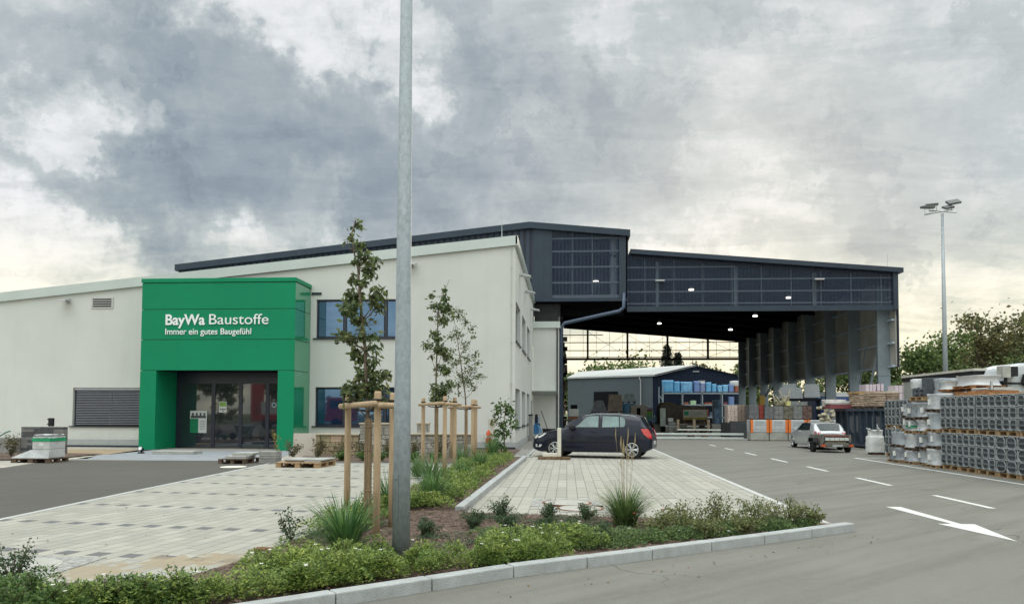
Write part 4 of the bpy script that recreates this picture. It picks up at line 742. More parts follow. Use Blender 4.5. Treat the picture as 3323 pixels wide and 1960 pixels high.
# floodlight mast on the right
o=(20.3,42,0); T=thing('floodlight_mast','tall slim mast with four floodlights behind the stacked pallets','floodlight mast',o)
b=LB(o); b.tube([(20.3,42,0),(20.3,42,12.45)],[.15,.07],14); b.build('pole',mat('mast_grey',(.33,.36,.38),.5,metal=.3,var=.08,vs=1),T,smooth=True)
b=LB(o); b.tube([(19.3,41.8,12.35),(21.0,42.3,12.75)],.04,6); b.tube([(19.85,42.5,12.75),(20.75,41.4,12.35)],.04,6)
for x,y,z in ((19.3,41.8,12.35),(19.8,41.95,12.5),(20.1,42.2,12.6),(20.9,42.2,12.65)): b.tube([(x,y,z),(x,y,z+.36)],.02,5)
b.build('crossbar',MALU,T)
MFL=mat('floodlight_housing',(.12,.13,.13),.5,var=.1)
for x,y,z,rx,rz,w in ((19.5,41.9,12.78,.12,.2,.32),(19.95,42.4,13.05,.15,-.4,.32),(20.62,42.0,12.8,.45,.3,.25),(20.95,42.1,13.1,.65,.25,.34)):
    b=LB(o); b.xbox((0,0,0),(w,.2,.06),Matrix.Translation((x,y,z))@Matrix.Rotation(rz,4,'Z')@Matrix.Rotation(rx,4,'X')@Matrix.Rotation(-.25*(x>20.3),4,'Y')); b.build('floodlight',MFL,T,bevel=.02)
# ================================================================ CARS
MTYRE=mat('tyre',(.012,.012,.013),.85); MCHR=mat('wheel_alloy',(.55,.56,.57),.3,metal=.7,var=.05); MBLK=mat('black_plastic',(.014,.014,.016),.6); MCG=mat('car_glass',(.13,.21,.20),.04,var=.25,vs=1.5,spec=.9,coat=1); MCGD=mat('car_glass_dark',(.02,.028,.03),.06,var=.2,vs=1.5,spec=.5)
MLAMP=mat('headlight_glass',(.62,.64,.64),.1,var=.15,vs=8,spec=.8,coat=1); MTAIL=mat('tail_red',(.50,.012,.018),.15,var=.1,spec=.7,coat=1); MSLV=mat('pale_roof_strip',(.45,.5,.5),.25)
def interp(P,x):
    if x<=P[0][0]: return P[0][1]
    for (a,u),(c,v) in zip(P[:-1],P[1:]):
        if x<=c: t=(x-a)/(c-a); return u+(v-u)*t
    return P[-1][1]
def car(name,label,top,low,W,L,zb,wx,wr,paint,sidewins,ws,rw,loc,rz,tumble=.34,scale=1,glass=None,two_tone=False):
    T=thing(name,label,'car',loc,rz); T.scale=(scale,)*3; c=L/2
    plan=[(0,.62),(.06,.74),(.2,.88),(.5,.97),(1,1),(L-.9,1),(L-.4,.965),(L-.12,.90),(L,.80)]
    def hw(x): return W/2*interp(plan,x)
    def belt(x): return interp(zb,x)
    def ys(x,z):
        h=hw(x); B_=belt(x)
        if z>B_: return h*.955-(z-B_)*tumble
        return h*(1-.045*max(0,(z-.6)/(B_-.6))**1.5) if z>.6 else h*(1-.05*((.6-z)/.4)**2)
    xs=sorted(set([0,.04,.12,.25]+[p[0] for p in top]+[.25+i*(L-.5)/26 for i in range(27)]+[L-.25,L-.12,L-.04,L]))
    b=MB(); nsec=13
    for x in xs:
        Tz=interp(top,x); z0=interp(low,x); B_=min(belt(x),Tz-.02); sec=[(0,z0),(ys(x,z0)*.9,z0),(ys(x,z0),z0+.03)]
        for k in range(4): z=z0+.06+(B_-z0-.06)*k/3; sec.append((ys(x,min(z,B_)),z))
        if Tz-B_>.12:
            for k in (0.35,.7): z=B_+(Tz-.09-B_)*k; sec.append((ys(x,z),z))
            sec.append((ys(x,Tz-.08),Tz-.08)); sec.append((ys(x,Tz-.03)-.05,Tz-.03)); sec.append((ys(x,Tz)*.62,Tz)); sec.append((0,Tz+.015))
        else:
            y0=ys(x,B_); d=Tz-B_
            for k in (.97,.93,.88,.8,.5,0): sec.append((y0*k,B_+d*(1-((k)/.99)**6*.9) if k>0 else Tz+.012))
        for y,z in sec: b.v.append((x-c,y,z))
        for y,z in sec[-2:0:-1]: b.v.append((x-c,-y,z))
    m=len(b.v)//len(xs)
    for i in range(len(xs)-1):
        for k in range(m): b.f.append((i*m+k,i*m+(k+1)%m,(i+1)*m+(k+1)%m,(i+1)*m+k)); b.m.append(0)
    b.f.append(tuple(range(m))[::-1]); b.f.append(tuple((len(xs)-1)*m+k for k in range(m))); b.m+=[0,0]
    body=b.build('body',[paint,MBLK],T)
    cut=MB()
    for x in wx:
        for s in (1,-1): cut.cyl((x-c,s*(W/2-.28),wr),(x-c,s*(W/2+.3),wr),wr+.055,28)
    co_=cut.build('cut',MBLK); md=body.modifiers.new('b','BOOLEAN'); md.object=co_; md.operation='DIFFERENCE'; md.solver='EXACT'
    bpy.context.view_layer.update(); freeze(body); bpy.data.objects.remove(co_)
    body.data.polygons.foreach_set('use_smooth',[True]*len(body.data.polygons))
    try: body.data.set_sharp_from_angle(angle=math.radians(38))
    except Exception: pass
    for poly,nm in sidewins:
        for s in (1,-1):
            q=MB(); pts=[(x-c,s*(ys(x,z)+.007),z) for x,z in poly]; pin=[(x-c,s*(ys(x,z)-.01),z) for x,z in poly]; n=len(poly)
            q.add(pts+pin,[tuple(range(n)) if s<0 else tuple(range(n))[::-1]]+[(i,(i+1)%n,n+(i+1)%n,n+i) for i in range(n)])
            q.build(nm,glass or MCG,T)
    for poly,nm in sidewins:
        cx_=sum(a for a,_ in poly)/len(poly); cz_=sum(b for _,b in poly)/len(poly)
        for s in (1,-1):
            q=MB(); pl_=[(cx_+(x-cx_)*1.09,cz_+(z-cz_)*1.13) for x,z in poly]; n=len(pl_)
            q.add([(x-c,s*(ys(x,z)+.003),z) for x,z in pl_],[tuple(range(n)) if s<0 else tuple(range(n))[::-1]]); q.build('window_seal',MBLK,T)
    def topglass(nm,xa,xb,wa,wb):
        q=MB(); n=5
        for i in range(n+1):
            x=xa+(xb-xa)*i/n; Tz=interp(top,x); w=wa+(wb-wa)*i/n
            for k in range(7): u=-1+k/3; q.v.append((x-c-.012*(1 if xb<c else -1),u*w,Tz+.018+.012*(1-u*u)-.028*abs(u)**4))
        for i in range(n):
            for k in range(6): q.f.append((i*7+k,i*7+k+1,(i+1)*7+k+1,(i+1)*7+k)); q.m.append(0)
        q.build(nm,MCGD,T,smooth=True)
    topglass('windscreen',ws[0],ws[1],W/2*.80,W/2*.66); topglass('rear_window',rw[1],rw[0],W/2*.68,W/2*.60)
    for x in wx:
        for s in (1,-1):
            wh=thing('wheel',None,None,(x-c,s*(W/2-.105),wr)); wh.parent=T
            q=MB(); q.tube([(0,-.09,0),(0,-.095,0),(0,.095,0),(0,.09,0)],[wr*.8,wr,wr,wr*.8],28); q.build('tyre',MTYRE,wh,smooth=False,bevel=.012)
            q=MB(); q.cyl((0,s*.088,0),(0,s*.10,0),wr*.70,28,1); q.tube([(wr*.68*math.cos(2*PI*k/28),s*.104,wr*.68*math.sin(2*PI*k/28)) for k in range(29)],.013,6); q.cyl((0,s*.10,0),(0,s*.118,0),wr*.16,14)
            for k in range(6):
                a=2*PI*k/6; for_=[(-.09,.14),(.09,.14),(.05,.66),(-.05,.66)]
                for sg in (-.16,.16):
                    A=a+sg; q.tube([(wr*.15*math.cos(a),s*.108,wr*.15*math.sin(a)),(wr*.66*math.cos(A),s*.106,wr*.66*math.sin(A))],[.018,.014],5)
            q.build('rim',[MCHR,MBLK],wh)
    return T,hw,ys,c,body
top1=[(0,.52),(.05,.66),(.14,.76),(.35,.86),(.7,.955),(1.05,1.02),(1.14,1.06),(1.5,1.32),(1.86,1.51),(2.1,1.56),(2.5,1.585),(3.0,1.57),(3.5,1.53),(3.82,1.475),(3.9,1.43),(4.08,1.14),(4.18,1.0),(4.25,.82),(4.30,.66)]
MNAVY=mat('navy_paint',(.005,.008,.021),.3,metal=.0,var=.06,vs=2,spec=.3,coat=.35)
FW=[(1.62,1.09),(1.74,1.17),(1.98,1.42),(2.08,1.47),(2.44,1.48),(2.44,1.09)]; RW=[(2.58,1.09),(2.58,1.48),(3.14,1.46),(3.18,1.10)]; QW=[(3.21,1.10),(3.18,1.455),(3.30,1.44),(3.37,1.35),(3.38,1.18),(3.34,1.11)]
CT,hw,ys,cc,body=car('parked_car','dark navy hatchback parked facing left in front of the white side wing',top1,[(0,.30),(.3,.20),(4.0,.22),(4.3,.36)],1.72,4.3,[(0,.70),(.7,.94),(1.2,1.0),(4.3,1.08)],(.90,3.62),.325,MNAVY,[(FW,'side_window'),(RW,'side_window'),(QW,'quarter_window')],(1.16,1.86),(4.08,3.90),(.99,27.35,.008),math.radians(-13))
for s in (1,-1):
    q=MB(); P_=[(.10,.66),(.16,.77),(.36,.855),(.58,.87),(.50,.79),(.34,.70)]; n=6
    q.add([(x-cc,s*(ys(x,z)+.012),z) for x,z in P_]+[(x-cc,s*(ys(x,z)-.03),z) for x,z in P_],[tuple(range(n))]+[(i,(i+1)%n,n+(i+1)%n,n+i) for i in range(n)]); q.build('headlight',MLAMP,CT)
    q=MB(); P_=[(.16,.36),(.16,.47),(.42,.46),(.36,.37)]; q.add([(x-cc,s*(ys(x,z)+.010),z) for x,z in P_],[(0,1,2,3)]); q.build('fog_light',MLAMP,CT)
    q=MB(); P_=[(3.92,1.04),(4.14,1.05),(4.22,.98),(4.29,.80),(4.285,.70),(4.16,.74),(4.02,.86)]; n=7
    q.add([(x-cc,s*(ys(x,min(z,1.0))+.014),z) for x,z in P_]+[(x-cc-.02,s*(ys(x,z)-.07),z) for x,z in P_],[tuple(range(n))]+[(i,(i+1)%n,n+(i+1)%n,n+i) for i in range(n)]); q.build('tail_light',MTAIL,CT)
    q=MB(); q.xbox((0,0,0),(.09,.07,.075),Matrix.Translation((1.52-cc,s*(.93),1.08))); q.build('mirror',MBLK,CT,bevel=.03)
    for x0 in (2.28,3.06): q=MB(); q.xbox((0,0,0),(.09,.012,.012),Matrix.Translation((x0-cc,s*(ys(x0,.93)+.015),.93))); q.build('door_handle',MNAVY,CT,bevel=.006)
    q=MB(); 
    for a_,e_ in ((1.35,2.43),(2.5,3.2)): q.add([(a_-cc,s*(ys(a_,.60)+.012),.585),(e_-cc,s*(ys(e_,.60)+.012),.585),(e_-cc,s*(ys(e_,.64)+.012),.635),(a_-cc,s*(ys(a_,.64)+.012),.635)],[(0,1,2,3)])
    q.build('side_moulding',MBLK,CT)
    q=MB()
    for x0 in (1.34,2.49): q.tube([(x0-cc,s*(ys(x0,z)+.001),z) for z in (.32,.5,.75,.98,1.08)],.004,4)
    q.build('door_gap',MBLK,CT)
    q=MB(); q.tube([(x-cc,s*(ys(x,1.5)-.045 if x<3.7 else ys(3.7,1.5)-.05),interp(top1,x)-.028) for x in (1.95,2.4,3.0,3.5,3.75)],.010,5); q.build('roof_rail',MATS['pale_roof_strip'],CT)  # pale strip along each roof edge
q=MB(); q.tube([(3.3-cc,0,1.56),(3.48-cc,0,1.74)],.005,4); q.build('antenna',MBLK,CT)
q=MB(); q.box(4.25-cc,-.26,.5,4.31-cc,.26,.62); q.build('licence_plate',mat('plate_white',(.6,.6,.58),.5),CT)
q=MB(); q.box(-.03-cc,-.35,.62,.03-cc,.35,.68); q.box(-.01-cc,-.5,.36,.05-cc,.5,.48); q.build('grille',MBLK,CT)
top2=[(0,.5),(.05,.64),(.2,.76),(.9,.92),(1.1,.96),(1.7,1.34),(1.95,1.40),(2.6,1.43),(3.2,1.41),(3.55,1.36),(3.62,1.32),(3.9,1.0),(4.0,.92),(4.1,.86),(4.15,.62)]
MSIL=mat('silver_paint',(.44,.455,.46),.3,metal=.25,var=.05,vs=2,spec=.6,coat=.8)
ST,hw2,ys2,c2,b2=car('parked_car','silver three door hatchback with a small trailer behind it',top2,[(0,.28),(.3,.2),(3.9,.22),(4.15,.3)],1.70,4.15,[(0,.68),(.9,.88),(1.2,.92),(4.15,.98)],(.82,3.32),.31,MSIL,[([(1.5,.99),(1.95,1.34),(2.45,1.36),(2.45,1.0)],'side_window'),([(2.52,1.0),(2.52,1.36),(3.1,1.35),(3.25,1.02)],'side_window')],(1.14,1.74),(3.92,3.60),(11.48,35.75,0),math.radians(-87),scale=.86,glass=MCGD)
for s in (1,-1):
    q=MB(); P_=[(3.95,.68),(3.90,.96),(4.0,.95),(4.09,.90),(4.10,.68)]; q.add([(x-c2,s*(ys2(x,min(z,.9))+.012),z) for x,z in P_],[(0,1,2,3,4)])
    q.add([(4.13-c2,s*.50,.70),(4.13-c2,s*.70,.70),(4.09-c2,s*.69,.90),(4.05-c2,s*.52,.92)],[(0,1,2,3)]); q.build('tail_light',MTAIL,ST)
    q=MB(); q.xbox((0,0,0),(.08,.06,.06),Matrix.Translation((1.5-c2,s*.92,1.0))); q.build('mirror',MSIL,ST,bevel=.03)
    q=MB(); q.add([(.12-c2,s*(ys2(.12,.6)+.01),.6),(.45-c2,s*(ys2(.45,.62)+.01),.62),(.45-c2,s*(ys2(.45,.78)+.01),.78),(.14-c2,s*(ys2(.14,.7)+.01),.72)],[(0,1,2,3)]); q.build('headlight',MLAMP,ST)
q=MB(); q.box(4.08-c2,-.8,.46,4.18-c2,.8,.50); q.box(4.12-c2,-.27,.34,4.19-c2,.27,.44); q.build('bumper_strip',MBLK,ST)
# small open trailer with boards
o=(11.0,32.3,0); T=thing('car_trailer','small open car trailer loaded with pale boards behind the silver car','trailer',o); MTB=mat('trailer_steel',(.16,.15,.135),.6,var=.2,vs=5)
b=LB(o); b.box(10.45,31.7,.30,11.55,31.74,.42); b.box(10.35,31.72,.24,11.68,31.78,.36); b.box(10.45,31.76,.30,11.55,33.4,.34); b.box(10.45,31.76,.34,10.49,33.4,.72); b.box(11.51,31.76,.34,11.55,33.4,.72); b.box(10.45,33.36,.34,11.55,33.4,.72); b.tube([(11.0,33.4,.3),(11.1,34.0,.32)],.04,6); b.box(10.42,31.70,.34,10.50,31.76,.74); b.box(11.48,31.70,.34,11.56,31.76,.74); b.build('frame',MTB,T)
b=LB(o); b.box(10.55,31.72,.5,11.48,33.0,.62,0); b.box(10.6,31.8,.40,11.4,33.0,.47,1); b.box(10.5,31.75,.64,11.5,33.3,.70,2)
for k in range(4): b.box(10.72+k*.19,31.712,.50,10.73+k*.19,31.72,.62,2)
b.build('boards',[mat('pale_board',(.58,.62,.58),.6,var=.08),mat('fresh_board',(.48,.36,.2),.8,var=.1),mat('red_brown_board',(.13,.05,.04),.7,var=.2)],T)
for x in (10.27,11.66):
    b=LB(o); b.tube([(x-.075,32.4,.24),(x-.07,32.4,.24),(x+.07,32.4,.24),(x+.075,32.4,.24)],[.17,.24,.24,.17],20); b.build('wheel',MTYRE,T)
    b=LB(o); b.prism([(32.1,.42),(32.15,.56),(32.65,.56),(32.7,.42),(32.74,.42),(32.68,.6),(32.12,.6),(32.06,.42)],x-.1,x+.1,'x'); b.build('mudguard',MBLK,T)
for x in (10.38,11.48): b=LB(o); b.box(x,31.69,.25,x+.17,31.72,.35); b.build('tail_light',mat('tail_orange',(.50,.09,.03),.3,spec=.7),T)
b=LB(o); b.box(10.82,31.685,.25,11.22,31.71,.34); b.build('licence_plate',mat('plate_grey',(.4,.42,.4),.6),T)
# white lorry behind the pallets
MWV=mat('lorry_white',(.55,.58,.60),.3,var=.05,vs=.5,spec=.5,coat=.5); MTARP=mat('tarpaulin',(.33,.34,.31),.7,var=.12,vs=1.2,bump=.15,bs=3)
o=(18.0,32,0); T=thing('lorry','white lorry with grey trailer side standing behind the pallet wall','lorry',o)
b=LB(o); b.box(16.15,31.2,1.0,18.6,37.5,3.26); b.build('trailer_side',MTARP,T)
b=LB(o); b.box(16.12,31.15,3.13,18.65,37.55,3.32,1); b.box(16.10,31.1,3.32,18.7,37.6,3.42,0); b.build('top_rail',[mat('rail_pale',(.55,.53,.46),.6),MBLK],T)
b=LB(o); b.prism([(16.35,1.0),(16.35,3.0),(16.5,3.38),(16.8,3.50),(19.0,3.52),(19.0,1.0)],29.2,31.05,'y'); b.build('cab',MWV,T,bevel=.12)
b=LB(o); b.prism([(16.75,2.72),(16.85,3.10),(19.0,3.12),(19.0,2.78),(17.2,2.72),(17.05,2.55)],29.0,29.19,'y'); b.build('sun_visor',MBLK,T,bevel=.04)
b=LB(o); b.prism([(16.95,2.0),(16.98,2.72),(19.0,2.78),(19.0,2.0)],29.1,29.19,'y'); b.build('windscreen',MCGD,T)
b=LB(o); b.box(16.28,29.4,2.15,16.34,30.6,2.85); b.build('side_window',MCGD,T)
b=LB(o); b.box(16.0,28.9,2.95,16.28,29.3,3.38,0); b.box(16.28,28.92,3.0,16.55,29.25,3.36,1); b.tube([(16.2,29.1,2.95),(16.2,29.1,2.1),(16.5,29.2,2.0)],.06,6,1); b.tube([(16.2,29.1,2.75),(17.0,29.1,2.74)],.04,6,1); b.build('mirror',[mat('mirror_cover',(.42,.41,.37),.5),MBLK],T)
b=LB(o); b.prism([(16.9,3.45),(17.3,3.56),(18.6,3.56),(18.9,3.45)],31.2,32.0,'y'); b.build('roof_fairing',MWV,T)
for y in (30.2,36.3): b=LB(o); b.tube([(16.3,y,.5),(16.6,y,.5)],[.5,.5],20); b.build('wheel',MTYRE,T)
# ================================================================ PALLETS AND GOODS
MPAL=mat('pallet_wood',(.42,.28,.15),.85,var=.25,vs=5,col2=(.24,.16,.09)); MPALD=mat('old_pallet_wood',(.13,.09,.065),.9,var=.3,vs=5)
def pallet(b,x0,y0,x1,y1,z,h=.13,mi=0,ax='y'):
    t=.02
    b.box(x0,y0,z+h-t,x1,y1,z+h,mi); n=3
    for i in range(3):
        for j in range(3):
            cx=x0+(x1-x0)*(.07+.43*i); cy=y0+(y1-y0)*(.07+.43*j); hx=(x1-x0)*.06; hy=(y1-y0)*.06; b.box(cx-hx,cy-hy,z+t,cx+hx,cy+hy,z+h-t-.001,mi)
    for i in range(3): cx=x0+(x1-x0)*(.07+.43*i); hx=(x1-x0)*.06; b.box(cx-hx,y0+.003,z,cx+hx,y1-.003,z+t-.001,mi)
MDK=mat('dark_ringstone',(.060,.068,.077),.85,var=.35,vs=3,bump=.3,bs=30); MWEB=mat('clear_film',(.34,.37,.38),.25,var=.25,vs=7,spec=.8,bump=.4,bs=20); MBAR=mat('stone_edge',(.14,.155,.165),.7,var=.15,vs=4)
def ringload(seed=5,nc=3,rr=.072,hy=.128,hz=.125):
    """one pallet of cast channel stones, their open ends facing the road (local -x)"""
    T=thing('ringstone_pallet','x','pallet load',(11,23,0),0,'pallets of dark channel stones stacked two high')
    b=MB(); pallet(b,0,-.475,1.1,.475,0); b.build('pallet',MPAL,T)
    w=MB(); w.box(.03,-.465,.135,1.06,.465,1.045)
    s=MB(); r_=MB(); rg=random.Random(seed); st=.93/nc
    for i in range(nc):
        for j in range(3):
            cy=-.465+st*(i+.5)+rg.uniform(-.006,.006); cz=.29+.302*j+rg.uniform(-.006,.006); pts=[]
            for q in range(4):
                for k in range(4):
                    th=PI/2*(q+k/3); r2=rr*(1.25 if q<2 and j==2 else 1); r2=min(r2*.8,hy-.005,hz-.005); pts.append((cy+(hy-r2)*(1 if q in(0,3) else -1)+r2*math.cos(th),cz+(hz-r2)*(1 if q<2 else -1)+r2*math.sin(th)))
            s.prism(pts,-.015,.05,'x')
            s.box(-.035,cy-hy+.01,cz-.022,.0,cy+hy-.01,cz+.020,1)
            r_.tube([(-.020+rg.uniform(-.006,.004),y+rg.uniform(-.004,.004),z+rg.uniform(-.004,.004)) for y,z in pts]+[(-.018,*pts[0])],.012,5)  # film edges; highlights on the wrap are put into their pale colour
            for sg in (-1,1):   # stretched film between the stone ends
                if rg.random()<.75: r_.add([(-.012,cy+sg*hy*.35,cz-hz-.004),(-.016,cy+sg*(st/2),cz-hz+.07),(-.012,cy+sg*(st/2+.012),cz-hz-.02),(-.012,cy+sg*hy*.5,cz-hz-.03)],[(0,1,2,3)])
    for j in range(3):
        zz=[.145+.302*(j+1)+rg.uniform(-.006,.006) for _ in range(7)]; r_.tube([(-.014,-.475+.95*k/6,z) for k,z in enumerate(zz)],.013,5)
    for i in range(nc+1): r_.tube([(-.01,-.465+st*i+rg.uniform(-.004,.004),.14),(-.012,-.465+st*i,.6),(-.01,-.465+st*i,1.04)],.009,5)
    r_.box(.0,-.475,1.045,1.08,.475,1.052)
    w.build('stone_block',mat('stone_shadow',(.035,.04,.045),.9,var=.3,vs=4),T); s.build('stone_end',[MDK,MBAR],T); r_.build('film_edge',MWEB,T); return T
protos=[ringload(5),ringload(8),ringload(13,2,.13,.19,.135)]; used=set()
WHERE=['beside the film wrapped corner','second from the film wrapped corner','third from the film wrapped corner','fourth from the film wrapped corner','fifth from the film wrapped corner','sixth from the film wrapped corner, at the frame edge','seventh from the corner, past the frame edge']
def place_ring(v,l,rz,lab):
    if v in used: dup(protos[v],l,rz,lab)
    else: protos[v].location=l; protos[v].rotation_euler=(0,0,rz); protos[v]['label']=lab; used.add(v)
for tier in (0,1):
    for k in range(7):
        v=2 if tier==0 and k>=3 else (k+tier)%2
        place_ring(v,(11.0+R.uniform(-.02,.03),22.62-.955*k,1.05*tier),R.uniform(-.012,.012),('lower' if tier==0 else 'upper')+' pallet of dark channel stones, '+WHERE[k])
for i,(x,y) in enumerate(((12.1,29.2),(12.1,28.2))):
    for tier in (0,1): place_ring((i+tier)%2,(x,y,1.05*tier),0,('lower' if tier==0 else 'upper')+' pallet of channel stones behind the big bag, '+('nearer the hall' if i==0 else 'nearer the white wrapped pallets'))
MFILM=mat('wrap_film',(.44,.465,.49),.28,var=.18,vs=4,spec=.7,bump=.9,bs=9,col2=(.22,.24,.27),aniso=(1,1,.5)); MFILMW=mat('white_film',(.60,.61,.61),.35,var=.12,vs=4,spec=.6,bump=.6,bs=9,col2=(.44,.46,.48)); MTAG=mat('paper_tag',(.75,.75,.72),.7,var=.02)
def cinched(b,x0,y0,x1,y1,z0,z1,k=.06,mi=0,rg=R,n=7):
    """shrink wrapped block: waisted, with uneven edges"""
    cx,cy=(x0+x1)/2,(y0+y1)/2; m=16; o=len(b.v)
    for i in range(n+1):
        t=i/n; z=z0+(z1-z0)*t; s=1-k*math.sin(PI*t)**.8
        for j in range(m):
            a=2*PI*(j+.5)/m; c,s_=math.cos(a),math.sin(a); f=1/max(abs(c),abs(s_)); f=min(f,1.30); b.v.append((cx+(x1-x0)/2*c*f*s+rg.uniform(-.014,.014),cy+(y1-y0)/2*s_*f*s+rg.uniform(-.014,.014),z+rg.uniform(-.014,.014)))
    for i in range(n):
        for j in range(m): b.f.append((o+i*m+j,o+i*m+(j+1)%m,o+(i+1)*m+(j+1)%m,o+(i+1)*m+j)); b.m.append(mi)
    b.f.append(tuple(o+n*m+j for j in range(m))); b.m.append(mi); return b
def wrapped(label,x0,y0,x1,y1,z0,z1,m=MFILM,name='wrapped_pallet',cat='wrapped pallet',group='film wrapped pallets',k=.07,tag=None,pal=MPALD,band=None,ph=.11):
    o=((x0+x1)/2,(y0+y1)/2,z0); T=thing(name,label,cat,o,0,group)
    b=LB(o); pallet(b,x0,y0,x1,y1,z0,ph); b.build('pallet',pal,T)
    b=LB(o); cinched(b,x0,y0,x1,y1,z0+ph,z1,k); b.build('wrapping',m,T,smooth=True)
    if tag: b=LB(o); b.box(x0-.015+.0,tag[0]-.045,tag[1],x0+.05,tag[0]+.045,tag[1]+.16); b.build('paper_tag',MTAG,T)
    if band: b=LB(o); cinched(b,x0-.008,y0-.008,x1+.008,y1+.008,band[0],band[1],k*.6); b.build('green_band',mat('green_tape',(.02,.30,.13),.4,var=.1),T,smooth=True)
    return T
MFILM2=mat('grey_wrap_film',(.27,.29,.31),.25,var=.3,vs=6,spec=.8,bump=1,bs=10,col2=(.10,.11,.13)); MFILM3=mat('milky_wrap_film',(.56,.575,.58),.3,var=.15,vs=5,spec=.7,bump=.9,bs=9,col2=(.36,.38,.40))
COLS_=[(23.16,23.9,[0,.56,1.06,1.66,2.22],'next to the channel stones',0),(23.95,24.62,[.02,.50,1.00,1.42,1.95],'second from the channel stones',.06),(24.68,25.36,[0,.44,.98,1.40,1.98],'third from the channel stones',.02),(25.42,26.42,[.0,.50,1.02],'last and widest at the left end',-.04),(25.45,26.1,[1.03,1.46,1.92],'set back on the wide left end',.22)]
nm=['bottom','second','third','top']; rg_=random.Random(17)
for i,(a,e,zs_,lab,dx) in enumerate(COLS_):
    for j,(z0,z1) in enumerate(zip(zs_[:-1],zs_[1:])):
        lvl=nm[j] if i<4 else ('lower','upper')[j]; m_=MFILM2 if (i,j) in ((2,3),(1,1),(3,0)) else (MFILM3 if (i+j)%3==0 else MFILM); x_=10.88+dx+rg_.uniform(-.05,.06)
        wrapped('%s film wrapped pallet of the column %s'%(lvl,lab),x_,a+rg_.uniform(-.02,.03),11.8,e+rg_.uniform(-.04,.02),z0,z1-.01,m_,k=rg_.uniform(.04,.13),tag=((a+e)/2+rg_.uniform(-.2,.2),z0+.22) if (i,j) not in ((1,2),(2,1),(3,1)) else None,band=(z0+.2,z0+.25) if (i,j)==(2,2) else None,pal=MPAL if j in(0,2) else MPALD,ph=.09)
for y,z,lab in ((24.0,1.05,'loose white strap loop hanging at the pallet seam, right one'),(25.9,1.06,'loose white strap loop hanging at the pallet seam, left one')):
    b=MB(); b.tube([(10.84,y+.13*math.cos(k*PI/6),z+.14*math.sin(k*PI/6)) for k in range(7)],.012,5); settag(b.build('strap_loop',MFILMW,smooth=True),lab,'strap','loose strap loops on the wrapped pallets')
# goods on top of the wall and in the row behind
MSTN=mat('dark_block_goods',(.09,.10,.115),.7,var=.2,vs=3); MORP=mat('orange_pallet_wood',(.36,.17,.07),.85,var=.25,vs=5)
o=(11.9,25.8,2.02); T=thing('stone_pallet','dark grey block load on a pallet topping the stack left of the mast','pallet load',o)
b=LB(o); pallet(b,11.5,25.3,12.6,26.3,2.03,.14); b.build('pallet',MPAL,T)
b=LB(o); b.box(11.6,25.35,2.18,12.55,26.25,2.48,0)
for k in range(2):
    for j in range(2): b.cyl((11.62,25.55+.35*k,2.26+.14*j),(11.52,25.55+.35*k,2.26+.14*j),.07,10,0)
b.box(11.75,25.4,2.49,12.5,26.1,2.78,0); b.build('blocks',MSTN,T,bevel=.01)
b=LB(o); cinched(b,11.55,25.9,12.0,26.3,2.45,2.76,-.05); b.build('loose_film',MFILMW,T,smooth=True)
wrapped('tall film wrapped column on top of the left wall end',11.7,24.3,12.5,25.15,2.05,2.72,MFILM,pal=MPALD)
wrapped('loosely draped clear film load on the orange wood',11.75,22.8,12.7,23.9,2.36,2.74,MFILMW,k=.12,pal=MORP,ph=.08)
wrapped('small draped film bundle left of the lorry mirror',11.6,23.9,12.3,24.5,2.30,2.62,MFILMW,k=.14,pal=MORP,ph=.06)
o=(12,22.5,2.12); T=thing('board_stack','stack of orange brown boards and pallets lying on top of the wall','board stack',o)
b=LB(o); pallet(b,11.4,22.9,12.3,24.1,2.12,.12); b.build('pallet',MORP,T)
b=LB(o); b.box(11.35,21.2,2.13,12.3,22.85,2.20); b.box(11.45,21.3,2.205,12.2,22.5,2.25); b.build('boards',MORP,T)
b=LB(o); b.tube([(11.5,21.5,2.3),(11.5,22.3,2.31)],.025,6); b.box(11.6,21.4,2.26,12.1,22.2,2.34); b.box(11.45,21.25,2.26,11.5,21.3,2.5); b.build('steel_parts',MALU,T)
# ---- left end of the pallet wall
o=(12.05,30.9,0); T=thing('big_bag','white fabric big bag with upright lifting loops beside the channel stones','big bag',o); MBAG=mat('bag_fabric',(.66,.665,.65),.8,var=.06,vs=4,bump=.5,bs=12)
b=LB(o); b.box(11.95,30.5,0,12.4,31.0,.10); b.build('pallet',MPALD,T)
b=LB(o); cinched(b,11.86,30.45,12.4,31.05,.10,.72,-.04,n=9); cinched(b,11.90,30.5,12.38,31.0,.68,.96,.10); b.build('bag',MBAG,T,smooth=True)
for pts in ([(11.95,30.5,.90),(11.80,30.45,1.01),(11.70,30.45,1.04),(11.86,30.5,.94)],[(12.1,30.44,.9),(12.1,30.42,1.18),(12.16,30.44,.95)],[(12.4,31.2,.93),(12.45,31.2,1.05),(12.5,31.2,.95)]):
    b=LB(o); b.tube(pts,.025,6); b.build('loop',MBAG,T,smooth=True)
o=(13.7,36,0); T=thing('steel_skip','dark blue ribbed steel container under the sack pallets','container',o); MSK=mat('skip_paint',(.03,.045,.065),.5,var=.25,vs=2,spec=.4)
b=LB(o); b.box(13.8,33.0,.12,16.2,39.6,1.74); b.build('body',MSK,T)
b=LB(o); b.box(13.66,32.9,1.72,16.3,39.7,1.84); b.box(13.66,32.9,.08,16.3,39.7,.2)
for k in range(9): y=33.05+k*.79; b.prism([(y,.2),(y+.09,.2),(y+.26,1.72),(y+.17,1.72)],13.68,13.8,'x')
b.build('ribs',mat('skip_rib',(.045,.065,.09),.45,var=.2,vs=3),T)
